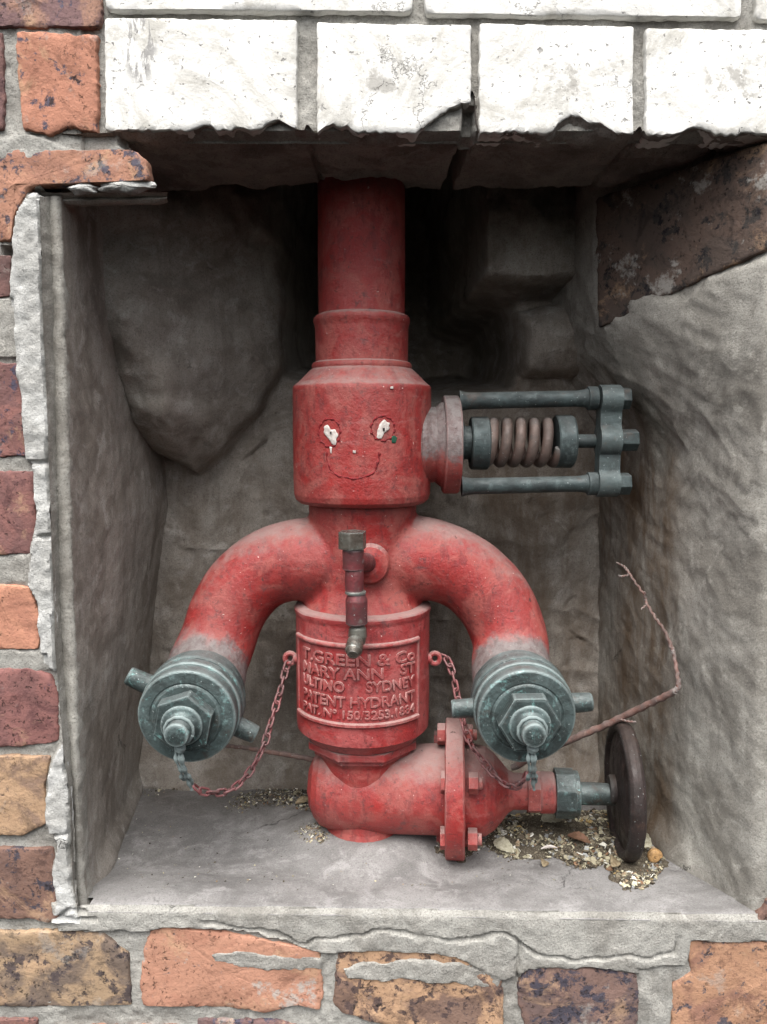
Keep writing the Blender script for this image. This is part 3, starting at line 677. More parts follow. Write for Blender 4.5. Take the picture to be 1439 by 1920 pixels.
# left side
def XL(y, z):
    fx = P(0, 0, 0)  # unused
    py = to_px(0 * z, 0 * z + .0115, z)[1]
    xf = (ipl(XI, py) - 719.5) / F * ((.663 + .0115) / (ct + (960 - py) / F * st))
    t = np.clip((y - .0115) / .28, 0, 1); xb = np.interp(z, [-.46, -.1, .1], [-.318, -.268, -.285])
    return xf * (1 - t) + xb * t
ys = np.concatenate([[.0125, .0135, .015], np.arange(.018, .34, .003)]); zs_ = np.arange(-.475, .32, .003)
Y, Z = np.meshgrid(ys, zs_, indexing='ij')
X = XL(Y, Z) + .0022 * fbm(Y, Z * .6, 0, 9, 4, 91) * sstep(.012, .05, Y) + .0006 * fbm(Y, Z, 0, 70, 3, 92)
d = sstep(.035, 0, Z - ZB); X = X + .010 * d ** 2 * sstep(.02, .1, Y)
link('left_side', grid_mesh('m', np.stack([X, Y, Z], -1)[::-1], attrs={'stain': .15 + 0 * X}), M_RENDER, recess, smooth=60)
# right side
def XR(y, z):
    t = np.clip(y / .30, 0, 1.2); s = sstep(-.04, .12, z)
    a = XF(z) - .068 * t ** .75 ; b = XF(z) - .106 * np.minimum(y / .15, 1) - .02 * np.clip(y / .15 - 1, 0, 1)
    return a * (1 - s) + b * s
ys = np.concatenate([[-.0035, -.0025, -.001, .001], np.arange(.003, .36, .0026)]); zs_ = np.arange(-.475, .30, .0028)
BB = [(.155, .102), (.155, .24), (-.01, .24), (-.01, .150)]
Y, Z = np.meshgrid(ys, zs_, indexing='ij')
cz = np.cos(.55); sz = np.sin(.55); U = Y * cz + Z * sz; Vv = -Y * sz + Z * cz
rid = fbm(U * 4, Vv * 6, 0, 3.0, 5, 101, .5); edge_ = (1 - np.abs(np.clip(fbm(U * 2.2 + .01 * rid, Vv * 5, 0, 3.4, 3, 109), -1, 1))) ** 7; rid2 = fbm(U + .3 * fbm(Y, Z, 0, 12, 2, 107) * .05, Vv * 2, 0, 22, 4, 102, .6)
amp = sstep(.0, .05, Y + .01); upz = sstep(-.35, .1, Z)
X = XR(Y, Z) + (.0018 * rid * (.15 + upz) - .0016 * edge_ * (.15 + upz) + .0010 * rid2 * (.2 + upz) + .0030 * fbm(Y, Z, 0, 9, 4, 103)) * amp + .0007 * fbm(Y, Z, 0, 80, 3, 104)
X = X + .009 * sstep(.008, -.008, sdf_poly(BB, Y + .006 * fbm(Y, Z, 0, 40, 3, 7), Z + .010 * fbm(Y, Z, 0, 28, 4, 8)))
X = X + .014 * sstep(.012, -.0035, Y) ** 2 - .012 * sstep(.05, 0, Z - ZB) ** 2 * sstep(.05, .12, Y)
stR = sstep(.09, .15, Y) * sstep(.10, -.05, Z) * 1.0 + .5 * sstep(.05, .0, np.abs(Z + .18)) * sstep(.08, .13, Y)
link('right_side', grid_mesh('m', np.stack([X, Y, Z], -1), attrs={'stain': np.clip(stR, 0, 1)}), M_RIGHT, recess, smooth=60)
# back, with the bulging cement mass on the left, the deep gap behind the pipe and the blocks on the right
xs = np.arange(-.40, .40, .0028); zs_ = np.arange(-.475, .56, .0028); X, Z = np.meshgrid(xs, zs_, indexing='ij')
wx = .006 * fbm(X, Z, 0, 14, 3, 111); wz = .006 * fbm(X, Z, 0, 14, 3, 112); Xw, Zw = X + wx, Z + wz
Yb = .292 + .004 * fbm(X, Z, 0, 8, 4, 113) + .0012 * fbm(X, Z, 0, 60, 3, 114)
def poly(pts, y): return XZ(pts, y)
d = sdf_poly(poly([(505, -300), (507, 600), (520, 690), (640, 730), (800, 740), (960, 715), (980, 640), (960, 560), (885, 545), (885, -300)], .25), Xw, Zw)
Yb = Yb + .26 * sstep(.012, -.035, d)
d = sdf_poly(poly([(-300, 440), (-300, 640), (120, 660), (190, 770), (215, 810), (270, 860), (335, 892), (400, 850), (470, 775), (512, 690), (520, 560), (512, -400), (-300, -400)], .19), Xw, Zw)
t = np.clip(-d / .095, 0, 1); lump = .6 * np.sqrt(np.clip(1 - (1 - t) ** 2, 0, 1)) + .4 * sstep(0, 1, t); 
left_deep = .085 * sstep(-.30, -.16, X)
Yb = np.where(d < 0, Yb * (1 - sstep(0, .006, -d)) + np.minimum(Yb, .288 - (.176 - left_deep) * lump + .009 * fbm(X, Z, 0, 16, 5, 118)) * sstep(0, .006, -d), Yb)
d = sdf_poly(poly([(-300, -400), (-300, 460), (300, 455), (512, 440), (512, -400)], .2), Xw, Zw)
dd = sstep(0, -.02, d); Yb = np.where(d < 0, Yb - dd * .018 * (.5 + .5 * vnoise(X * 14, Z * 14, 0, 5)), Yb)
d = sdf_poly(poly([(888, -300), (888, 532), (1000, 545), (1120, 532), (1135, 380), (1135, -300)], .20), X + wx * .25, Z + wz * .25)
Yb = np.where(d < 0, Yb + (np.minimum(Yb, .215 + .006 * fbm(X, Z, 0, 18, 4, 140)) - Yb) * sstep(0, .020, -d), Yb)
d = sdf_poly(poly([(990, 560), (985, 640), (1010, 692), (1150, 700), (1220, 690), (1600, 640), (1600, 300), (1125, 300), (1120, 520)], .19), Xw, Zw)
t = np.clip(-d / .06, 0, 1); Yb = np.where(d < 0, Yb + (np.minimum(Yb, .225) - Yb) * np.sqrt(1 - (1 - t) ** 2), Yb)
Yb = Yb + .0025 * fbm(X * 2, Z, 0, 16, 4, 119) - .004 * (1 - np.abs(np.clip(fbm(X + .4 * Z, Z * 1.5, 0, 7, 4, 121), -1, 1))) ** 7 + .0014 * fbm(X, Z, 0, 70, 4, 122, .6) * .7
for cr in ([(505, 820), (480, 845), (455, 870)], [(1072, 1188), (1092, 1204), (1100, 1206)], [(1060, 1140), (1080, 1120)], [(455, 862), (500, 828)]):
    Yb = Yb + .004 * sstep(.0035, .0005, dist_line(poly(cr, .29), X + .3 * wx, Z + .3 * wz))
Yb = Yb - .02 * sstep(.06, 0, Z - ZB) ** 2
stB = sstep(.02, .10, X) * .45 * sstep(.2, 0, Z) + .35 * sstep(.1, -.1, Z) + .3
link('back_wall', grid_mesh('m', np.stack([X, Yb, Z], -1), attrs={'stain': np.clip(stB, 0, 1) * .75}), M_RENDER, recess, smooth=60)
# brick left bare high on the right side
c1, c2, c3, c4 = [Vector((float(XR(np.array(yy), np.array(zz))) - .004, yy, zz)) for yy, zz in ((.152, .228), (.004, .232), (.004, .146), (.152, .098))]
ua = (c2 - c1).normalized(); nn = ua.cross((c4 - c1)).normalized(); nn = nn if nn.y < 0 else -nn; va = nn.cross(ua); va = va if va.z > 0 else -va
loc = [((q - c1).dot(ua), (q - c1).dot(va)) for q in (c1, c2, c3, c4)]
o = link('brick', brick_mesh(loc, c1 - nn * .002, ua, va, nn, .03, seed=55), M_BRICK, recess, smooth=60); set_brick(o, '5f4a41', '4c403b', '45413f', .5, .58, 1.0)
o['label'] = 'dark reddish brown brick left bare under the right end of the white course'

# ------------------------------------------------------------------ the hydrant
AX, AY = -.0225, .155                      # the upright axis
def zs(py, y=AY): return P(720, py, y).z
hyd = thing('fire_hydrant', (AX, AY, ZB), 'old red double outlet fire hydrant with a smiling face and grey caps', 'fire hydrant')
UP = (0, 0, 1)
def zl(prof, seg=96, wob=.0003, y=AY): return lathe([(r, zs(py)) for r, py in prof], (AX, AY, 0), UP, seg, up=(0, -1, 0), wob=wob)
link('riser_pipe', lathe([(.0445, zs(598)), (.0445, zs(480)), (.0445, zs(400)), (.0445, .40)], (AX, AY, 0), UP, 96, (0, -1, 0), .0004), M_RED, hyd)
link('pipe_collar', zl([(.0440, 690), (.0480, 682), (.0480, 640), (.0483, 616), (.0490, 610), (.0500, 604), (.0496, 598), (.0478, 594), (.0445, 591)]), M_RED, hyd)
link('shoulder_ring', zl([(.045, 697), (.0512, 694), (.0520, 690), (.0520, 686), (.0510, 682), (.0478, 679), (.046, 679)]), M_RED, hyd)
drum = link('drum', zl([(.045, 944), (.058, 943), (.0665, 940), (.0702, 934), (.0718, 924), (.0724, 900), (.0724, 820), (.0724, 734), (.0722, 728), (.0712, 724.5), (.066, 717), (.0545, 696), (.050, 690), (.045, 690)], 128), M_RED, hyd)
# torso and the two arms: one casting, fused, then cut into three parts
def fuse():
    ms = [lathe([(0, zs(1170)), (.064, zs(1170)), (.066, zs(1140)), (.060, zs(1120)), (.0535, zs(1095)), (.052, zs(1050)), (.053, zs(1000)), (.055, zs(970)), (.0575, zs(952)), (.0575, zs(938)), (0, zs(938))], (AX, AY, 0), UP, 64, (0, -1, 0))]
    ends = []
    for side, pts, cap in ((-1, [((684, 1052), .155), ((600, 1048), .155), ((540, 1052), .155), ((490, 1072), .153), ((450, 1110), .149), ((424, 1155), .144), ((408, 1205), .134)], (350, 1345)),
                           (1, [((684, 1052), .155), ((770, 1046), .155), ((830, 1054), .155), ((880, 1078), .153), ((920, 1118), .149), ((944, 1160), .144), ((958, 1208), .134)], (988, 1345))):
        c = P(cap[0], cap[1], .03); c = Vector((c.x, .03, c.z))
        path = [P(a[0], a[1], y) for a, y in pts]
        path += [Vector((c.x - .001 * side, .118, c.z + .022)), Vector((c.x, .094, c.z + .006)), Vector((c.x, .078, c.z + .002))]
        R = [.040, .045, .043, .0415, .041, .0405, .0398, .0405, .042, .0425]
        sp = smooth_path([tuple(p) + (r_,) for p, r_ in zip(path, R)], 5)
        ms.append(tube([Vector(q[:3]) for q in sp], [q[3] for q in sp], 40)); ends.append(c)
    me = join(ms); o = bpy.data.objects.new('t', me); COL.objects.link(o)
    m = o.modifiers.new('r', 'REMESH'); m.mode = 'VOXEL'; m.voxel_size = .0027
    m = o.modifiers.new('s', 'SMOOTH'); m.iterations = 12; m.factor = .6
    m = o.modifiers.new('l', 'LAPLACIANSMOOTH') if False else None
    ev = o.evaluated_get(bpy.context.evaluated_depsgraph_get()); m2 = bpy.data.meshes.new_from_object(ev)
    bpy.data.objects.remove(o); return m2, ends
fused, CAPS = fuse()
n = len(fused.vertices); co = np.empty(n * 3); fused.vertices.foreach_get('co', co); co = co.reshape(-1, 3)
no = np.empty(n * 3); fused.vertex_normals.foreach_get('vector', no); no = no.reshape(-1, 3)
lump_ = .0006 * fbm(co[:, 0], co[:, 1], co[:, 2], 26, 3, 131); co = co + no * lump_[:, None]
faces = [tuple(p.vertices) for p in fused.polygons]
fc = np.array([np.mean(co[list(f)], axis=0) for f in faces])
for nm, sel in (('neck', np.abs(fc[:, 0] - AX) < .068), ('arm', fc[:, 0] - AX <= -.068), ('arm', fc[:, 0] - AX >= .068)):
    fs = [faces[i] for i in np.nonzero(sel)[0]]; used = sorted({v for f in fs for v in f}); mp = {v: i for i, v in enumerate(used)}
    me = mesh('m', co[used], [tuple(mp[v] for v in f) for f in fs])
    if nm == 'arm':
        a = me.attributes.new('dust', 'FLOAT', 'POINT'); u = co[used]
        c = CAPS[0] if u[:, 0].mean() < AX else CAPS[1]
        d = np.sqrt(((u - np.array([c.x, .085, c.z])) ** 2).sum(1)); a.data.foreach_set('value', (sstep(.080, .048, d) * .85).astype(np.float32))
    org = (AX, AY, zs(1050)) if nm == 'neck' else None
    o = link(nm, me, M_RED if nm == 'neck' else M_REDARM, hyd, org, smooth=180)
    try: me.normals_split_custom_set_from_vertices([tuple(v) for v in no[used]])
    except Exception as e: print('normals', e)
# lower barrel with its rim
barrel = link('barrel', zl([(.045, 1128), (.0655, 1128), (.0718, 1131), (.0735, 1134), (.0737, 1138), (.0728, 1142), (.0720, 1146), (.0720, 1250), (.0720, 1340), (.0716, 1352), (.0655, 1361), (.060, 1372), (.050, 1376), (.045, 1376)], 128), M_PLATE, hyd)
link('barrel_nut', join([prism(8, .0625, (AX, AY, zs(1388)), (AX, AY, zs(1374)), .002, .39, (0, -1, 0)), prism(8, .0560, (AX, AY, zs(1399)), (AX, AY, zs(1388)), .002, .39, (0, -1, 0))]), M_PLATE, hyd, smooth=30)
# raised name plate
plate = None
RB = .0721
def cylp(theta, z, r): return Vector((AX + r * math.sin(theta), AY - r * math.cos(theta), z))
T0, T1 = rad(-67), rad(53)
def zfront(py): return P(684, py, AY - RB).z
ZT, ZBm = zfront(1212), zfront(1361)
def arc_bar(z, w_=.0052, h=.0030):
    rows = []
    for t in np.linspace(T0, T1, 60):
        rows.append([tuple(cylp(t, z + dz, RB + dr)) for dz, dr in ((-w_ / 2, -.001), (-w_ / 2, h * .5), (-w_ / 4, h), (w_ / 4, h), (w_ / 2, h * .5), (w_ / 2, -.001))])
    return grid_mesh('m', np.array(rows))
def up_bar(t, w_=.004, h=.0012):
    rows = []
    for z in np.linspace(ZBm, ZT, 20):
        rows.append([tuple(cylp(t + dt / RB, z, RB + dr)) for dt, dr in ((w_ / 2, -.001), (w_ / 4, h), (-w_ / 4, h), (-w_ / 2, -.001))])
    return grid_mesh('m', np.array(rows))
plate = link('name_plate', join([arc_bar(ZT), arc_bar(ZBm, .0050, .0030), up_bar(T0, .004, .0012), up_bar(T1, .004, .0016)]), M_PLATE, hyd, smooth=50)
def lettering(txt, zc, h, t0, t1, wgt=.05):
    cu = bpy.data.curves.new('txt', 'FONT'); cu.body = txt; cu.size = 1.0; cu.extrude = .05; cu.offset = wgt * .22; cu.resolution_u = 3; cu.bevel_depth = .012; cu.bevel_resolution = 0
    ob_ = bpy.data.objects.new('txt', cu); COL.objects.link(ob_)
    me = bpy.data.meshes.new_from_object(ob_.evaluated_get(bpy.context.evaluated_depsgraph_get())); bpy.data.objects.remove(ob_)
    n = len(me.vertices); co = np.empty(n * 3); me.vertices.foreach_get('co', co); co = co.reshape(-1, 3)
    x0, x1 = co[:, 0].min(), co[:, 0].max(); cap = .72
    th = t0 + (co[:, 0] - x0) / (x1 - x0) * (t1 - t0); z = zc + (co[:, 1] - cap / 2) / cap * h
    rr = RB + .0007 + co[:, 2] / .062 * .0010 + .0004 * vnoise(co[:, 0] * 1.5, co[:, 1] * 1.5, 0, 5)
    me.vertices.foreach_set('co', np.stack([AX + rr * np.sin(th), AY - rr * np.cos(th), z], -1).ravel())
    return link('lettering', me, M_PLATE, plate, smooth=None)
D = lambda a: rad(a)
for txt, py, h, a, b in (("T.GREEN & Co", 1238, .0118, -57, 48), ("MARY ANN", 1264, .0112, -55, 18), ("ST", 1262, .0112, 33, 48), ("ULTIMO", 1289, .0108, -61, -13), ("SYDNEY", 1288, .0108, 4, 48), ("PATENT HYDRANT", 1317, .0108, -60, 48), ("PAT. N\u00ba 150/3253.1884", 1341, .0088, -60, 48)):
    lettering(txt, zfront(py), h, D(max(a, -56)), D(b))
# chain lugs on the barrel
for s, px in ((-1, 562), (1, 806)):
    z = zs(1228); x0 = AX + s * .070
    rg = [Vector((x0 + s * (.0075 + .0055 * math.cos(a)), AY - .012, z + .0058 * math.sin(a))) for a in np.linspace(0, 2 * math.pi, 17)[:-1]]
    link('chain_lug', join([cyl((x0 - s * .006, AY - .012, z), (x0 + s * .004, AY - .012, z), .0055, 16), tube(rg, .0028, 8, closed=True)]), M_PLATE, hyd)

# face scratched and flaked on the drum
RD = .0726
def on_drum(px, py, lift=0.0):
    r_ = ray(px, py); o_ = Vector((CAM.x - AX, CAM.y - AY)); d_ = Vector((r_.x, r_.y)); a = d_.dot(d_); b = 2 * o_.dot(d_); c = o_.dot(o_) - (RD + lift) ** 2
    return CAM + r_ * ((-b - math.sqrt(b * b - 4 * a * c)) / (2 * a))
def drum_line(pts, r_, mat, name, parent, closed=False, label=None, lift=-.0006):
    sp = smooth_path([(a, b) for a, b in pts], 6); ph = random.random() * 9
    path = [on_drum(q[0] + .8 * math.sin(i * .9 + ph), q[1] + .8 * math.cos(i * .7 + ph), lift) for i, q in enumerate(sp)]
    rr = [r_ * (1 + .35 * math.sin(i * .8 + ph) + .25 * math.sin(i * 1.9)) for i in range(len(path))]
    o = link(name, tube(path, rr, 8, closed=closed), mat, parent, smooth=60)
    if label: o['label'] = label
    return o
def drum_patch(poly, mat, name, parent, lift=.0009):
    q = resample(poly, 40); c = q.mean(0); V = []; Fc = []
    jit = 1 + .10 * vnoise(np.arange(40) * .8, c[0], 0, 3)
    for s, l in ((1.0, -.0004), (1.0, lift * .6), (.9, lift), (.5, lift * 1.1)):
        for k in range(40): V.append(on_drum(*(c + (q[k] - c) * s * jit[k]), l))
    V.append(on_drum(c[0], c[1], lift * 1.1))
    for i in range(3):
        for k in range(40): Fc.append((i * 40 + k, (i + 1) * 40 + k, (i + 1) * 40 + (k + 1) % 40, i * 40 + (k + 1) % 40))
    for k in range(40): Fc.append((120 + k, 160, 120 + (k + 1) % 40))
    return link(name, mesh('m', V, Fc), mat, parent, smooth=60)
def ring_pts(cx, cy, rx, ry, n=14): return [(cx + rx * math.cos(t), cy + ry * math.sin(t)) for t in np.linspace(0, 2 * math.pi, n)]
e1 = drum_line(ring_pts(619, 811, 20, 26), .0010, M_FACE, 'drawn_eye', drum, label='left drawn eye, a raised ring round a patch of flaked white paint')
e2 = drum_line(ring_pts(718, 803, 22, 23), .0010, M_FACE, 'drawn_eye', drum, label='right drawn eye, a raised ring with a green spot at its corner')
drum_patch([(608, 800), (616, 797), (621, 806), (629, 805), (634, 815), (629, 833), (624, 835), (615, 821), (608, 812)], M_CHIP, 'paint_flake', drum)
drum_patch([(713, 793), (722, 787), (730, 793), (731, 804), (722, 811), (716, 822), (706, 820), (708, 808)], M_CHIP, 'paint_flake', drum)
drum_patch([(619, 809), (622, 809), (622, 814), (619, 814)], M_BLACK, 'pupil', drum, .0016); drum_patch([(718, 802), (722, 802), (722, 808), (718, 808)], M_BLACK, 'pupil', drum, .0016)
drum_patch([(734, 819), (740, 816), (745, 821), (742, 831), (735, 830)], M_GREEN, 'green_spot', drum, .0006)
drum_patch([(618, 838), (623, 838), (622, 850), (620, 850)], M_CHIP, 'paint_flake', drum, .0006)
drum_patch([(662, 844), (668, 845), (667, 850), (662, 849)], M_CHIP, 'paint_flake', drum, .0008)
drum_patch([(732, 725), (738, 724), (738, 729), (732, 729)], M_CHIP, 'paint_flake', drum, .0008)
drum_line([(613, 848), (616, 868), (624, 884), (640, 893), (663, 897), (688, 893), (704, 881), (710, 862), (712, 850)], .0010, M_FACE, 'drawn_mouth', drum)


# spring loaded relief valve on the right of the drum
rv = thing('relief_valve', (AX + .09, AY, zs(832))); rv.parent = hyd; rv.location = Vector((AX + .09, AY, zs(832))) - hyd.location
def X_(px, py=832, y=AY): return P(px, py, y).x
def hx(prof, py, mat, name, seg=48, y=AY, sx=1, sy=1, parent=rv, wob=.0002):   # horizontal lathe along +X, profile in (r, px)
    z = P(900, py, y).z
    return link(name, lathe([(r, X_(px, py, y)) for r, px in prof], (0, y, z), (1, 0, 0), seg, UP, wob, sx, sy), mat, parent)
def mat_red_grey(): return None
hx([(.030, 770), (.043, 790), (.0425, 797), (.0400, 806), (.0395, 816), (.044, 826), (.045, 832), (.02, 833)], 834, M_REDARM, 'valve_neck', 64)
hx([(0, 830), (.0545, 830), (.0558, 832), (.0558, 857), (.0545, 859.5), (0, 860)], 834, M_REDARM, 'valve_flange', 64, sx=1.0, sy=.92)
for o in rv.children:
    me = o.data; a = me.attributes.new('dust', 'FLOAT', 'POINT'); zz = np.array([v.co.z for v in me.vertices])
    a.data.foreach_set('value', (sstep(-.040, .012, zz) * .85 + .1).astype(np.float32))
hx([(0, 858), (.0225, 858), (.0235, 860), (.0235, 867), (.022, 868.5), (0, 869)], 828, M_IRON, 'spring_seat', 48)
hx([(0, 868), (.0175, 868), (.0175, 886), (0, 886)], 830, M_IRON, 'spring_seat', 40)
hx([(0, 882), (.0265, 882), (.0278, 884.5), (.0278, 913), (.0265, 915.5), (0, 916)], 831, M_IRON, 'spring_plate', 56)
hx([(0, 1040), (.0265, 1040), (.0278, 1042.5), (.0278, 1070), (.026, 1074), (0, 1075)], 828, M_IRON, 'spring_plate', 56)
# coil
x0, x1 = X_(914), X_(1043); zc = zs(829.5); pts = []
for i in range(200):
    t = i / 199; a = 2 * math.pi * 5.15 * t - 1.2; x = x0 + (x1 - x0) * t
    pts.append((x, AY - .0212 * math.cos(a), zc + .0212 * math.sin(a)))
link('coil_spring', tube(pts, .0055, 14), M_SPRING, rv, smooth=60)
hx([(0, 1072), (.0072, 1072), (.0072, 1122), (0, 1122)], 827, M_IRON, 'spindle', 24)
for py, pa in ((750, 862), (910, 866)):
    yy = AY - .012
    z0 = P(900, py + 2, yy).z; z1 = P(1110, py - 3, yy).z
    p0 = Vector((P(pa, py, yy).x, yy, z0)); p1 = Vector((P(1103, py, yy).x, yy, z1)); d = (p1 - p0).normalized()
    r1_ = link('tie_rod', lathe([(0, 0), (.0108, 0), (.0092, .006), (.0086, .012), (.0083, (p1 - p0).length - .012), (.0090, (p1 - p0).length - .005), (.0105, (p1 - p0).length), (0, (p1 - p0).length)], p0, d, 28, UP, .0002), M_IRON, rv)
    link('rod_collar', cyl(p1 - d * .001, p1 + d * .0095, .0122, 28, .0012), M_IRON, rv)
    q = Vector((P(1158, py, yy).x, yy, z1))
    link('hex_nut', prism(6, .0120, q, q + Vector((P(1180, py, yy).x - q.x, 0, 0)), .001, .2, UP), M_IRON, rv, smooth=30)
q = Vector((X_(1160), AY - .006, zs(825))); link('hex_nut', prism(6, .0118, q, q + Vector((.017, 0, 0)), .001, .3, UP), M_IRON, rv, smooth=30)
def yoke():
    yy = AY - .012; xa, xb = P(1121, 830, yy).x, P(1160, 830, yy).x; V = []; n = 72; ring = []
    zt, zb_, zm = P(1140, 749, yy).z, P(1140, 905, yy).z, P(1140, 826, yy).z
    circ = [((yy, zt), .0150), ((yy + .004, zm), .0165), ((yy, zb_), .0150)]
    out = []
    # outline: union of three bosses joined by a waisted web
    for side in (1, -1):
        seq = np.linspace(0, 1, 40) if side == 1 else np.linspace(1, 0, 40)
        for t in seq:
            z = zt + .0150 - t * ((zt + .0150) - (zb_ - .0150)); wdt = .0088
            for (cy, cz_), r_ in circ:
                dd = r_ * r_ - (z - cz_) ** 2
                if dd > 0: wdt = max(wdt, math.sqrt(dd)) if dd > .0088 ** 2 or z > zt or z < zb_ else wdt
            if z > zt or z < zb_:
                cz2 = zt if z > zt else zb_; wdt = math.sqrt(max(1e-8, .0150 ** 2 - (z - cz2) ** 2))
            out.append((yy + side * wdt, z))
    bm = bmesh.new(); lo = [bm.verts.new((xa, a, b)) for a, b in out]; hi = [bm.verts.new((xb, a, b)) for a, b in out]
    bm.faces.new(lo); bm.faces.new(hi[::-1])
    for k in range(len(out)): bm.faces.new((lo[k], lo[(k + 1) % len(out)], hi[(k + 1) % len(out)], hi[k]))
    bmesh.ops.remove_doubles(bm, verts=bm.verts, dist=.00002); bmesh.ops.recalc_face_normals(bm, faces=bm.faces)
    me = bpy.data.meshes.new('m'); bm.to_mesh(me); bm.free(); return me
link('yoke_plate', yoke(), M_IRON, rv, smooth=40)

# small test cock in front of the neck
tc = thing('test_cock', (0, 0, 0)); tc.parent = hyd
cy_ = .062
def V_(px, py, y=cy_): return P(px, py, y)
base_c = V_(665, 1060); tc.location = base_c - hyd.location
def vert_l(prof, pxc, mat, name, y=cy_, seg=32, wob=.0002, lean=0.0):
    c = V_(pxc, prof[0][1], y); top = V_(pxc, prof[-1][1], y)
    return link(name, lathe([(r_ * .00050, V_(pxc, py, y).z) for r_, py in prof], (c.x, y, 0), UP, seg, (0, -1, 0), wob), mat, tc)
tb = P(694, 1052, .115); link('cock_boss', lathe([(0, 0), (.0205, 0), (.0205, .014), (.018, .019), (.010, .022), (0, .022)], Vector((tb.x, .112, tb.z)), (0, -1, 0), 36, UP, .0003), M_RED, tc)
link('cock_inlet', cyl((tb.x - .002, .095, tb.z + .002), (V_(664, 1050).x, .060, V_(664, 1050).z), .0095, 24), M_COCK, tc)
zc0, zc1 = V_(661, 1029).z, V_(661, 996).z
o = link('hex_cap', prism(6, .0140, (V_(661, 1010).x, cy_, zc0), (V_(661, 1010).x, cy_, zc1), .0014, .35, (0, -1, 0)), M_COCKEND, tc, smooth=30)
vert_l([(0, 1068), (19, 1068), (20.5, 1066), (20.5, 1032), (19, 1029), (0, 1029)], 663, M_COCK, 'cock_body')
vert_l([(0, 1110), (17, 1110), (17.5, 1105), (18, 1085), (17.5, 1068), (0, 1066)], 665, M_COCK, 'cock_body')
vert_l([(0, 1114), (18, 1114), (20, 1112.5), (20, 1109), (18, 1107.5), (0, 1107)], 667, M_COCKEND, 'cock_ring')
vert_l([(0, 1172), (17, 1172), (21, 1168), (21, 1142), (21, 1126), (17, 1114), (0, 1112)], 669, M_COCK, 'cock_body')
vert_l([(0, 1214), (8, 1213), (15, 1206), (18.5, 1192), (17, 1178), (12, 1171), (0, 1170)], 671, M_COCKEND, 'cock_plug', y=.063)
c = V_(665, 1212, .052)
link('cock_knob', lathe([(0, -.012), (.005, -.011), (.0082, -.006), (.0085, 0), (.008, .005), (.0068, .010), (.006, .014)], c, Vector((.10, .75, .45)), 28, UP), M_COCKEND, tc)

# the two outlet caps
def make_cap(c, lug_ang, tilt, hexrot):
    root = thing('outlet_cap', (0, 0, 0)); root.parent = hyd; root.location = c - hyd.location
    d = Vector((0, -math.cos(tilt), -math.sin(tilt))); a, b, _ = frame_from(d, UP)
    def L(prof, name, mat, seg=64, wob=.00025): return link(name, lathe(prof, c, d, seg, UP, wob), mat, root)
    L([(.030, -.062), (.0435, -.060), (.0450, -.056), (.0455, -.046), (.0448, -.043), (.0440, -.042)], 'outlet_collar', M_BRONZE)
    L([(.043, -.044), (.0470, -.0435), (.0482, -.041), (.0482, -.032), (.0472, -.029), (.0460, -.0285), (.0462, -.0265), (.0474, -.0255), (.0478, -.023), (.0478, -.017), (.0468, -.015), (.044, -.015)], 'cap_rim', M_BRONZE)
    L([(.030, -.016), (.0448, -.0155), (.0458, -.014), (.0462, -.009), (.0462, -.004), (.0455, -.001), (.0440, .0002), (.036, .0010), (.0345, .0011), (.0338, .0005), (.0330, .0005), (.0322, .0014), (.0310, .0022), (.0300, .0022), (0, .0022)], 'cap_face', M_BRONZE, 96)
    nb = c + d * .0015; link('hex_nut', prism(6, .0292, nb, nb + d * .0155, .0022, hexrot, UP), M_BRONZEN, root, smooth=30)
    L([(.0195, .0165), (.0190, .0185), (.0172, .0195), (.0150, .0198), (.0140, .0205), (.0128, .0225), (.0118, .0235), (.0112, .0240), (.0112, .0355), (.0104, .0375), (.0080, .0382), (0, .0385)], 'spindle_end', M_BRONZE, 40)
    for s, ln in ((1, .0195), (-1, .0205)):
        v = (a * math.cos(lug_ang) + b * math.sin(lug_ang)) * s; p0 = c - d * .026 + v * .040; p1 = c - d * .026 + v * (.0475 + ln)
        link('lug_handle', lathe([(0, 0), (.0098, 0), (.0092, .018), (.0088, (p1 - p0).length - .0015), (.0078, (p1 - p0).length), (0, (p1 - p0).length)], p0, v, 28, d, .0003), M_BRONZEN, root)
    # cord looped round the spindle end and hanging below the cap
    pts = []
    for t in np.linspace(-.2, 1.2, 18):
        aa = -math.pi / 2 + 2 * math.pi * t; pts.append(c + d * (.0265 + .0012 * t) + a * (.0128 * math.cos(aa)) + b * (.0128 * math.sin(aa)))
    link('cord_loop', tube(pts, .0017, 8), M_CORD, root)
    kn = c + d * .027 - UPV * .0138
    for k, dx in enumerate((-.0022, .0018, .0002)):
        e = c + d * (.006 + .003 * k) - UPV * (.056 + .004 * k) + Vector((.006 * (1 if k else .4), 0, 0))
        sp = smooth_path([kn + Vector((dx, 0, .002)), kn + Vector((dx * 1.5, -.001, -.012)), kn + Vector((dx + .002, .004, -.026)), kn + Vector((dx * 2 + .003, .010, -.036)), e], 6)
        link('cord_end', tube([Vector(q) for q in sp], [.0016 + .0006 * math.sin(i * 1.3) for i in range(len(sp))], 8), M_CORD, root)
    link('cord_knot', lathe([(0, -.005), (.004, -.0035), (.0052, 0), (.004, .0035), (0, .005)], kn + Vector((.0005, -.001, -.002)), Vector((.3, .1, 1)), 14, None, .0008), M_CORD, root)
    return root
UPV = Vector((0, 0, 1))
capL = make_cap(Vector((CAPS[0].x, .030, CAPS[0].z)), rad(-27), rad(4), rad(18)); capR = make_cap(Vector((CAPS[1].x, .030, CAPS[1].z)), rad(3), rad(4), rad(1))

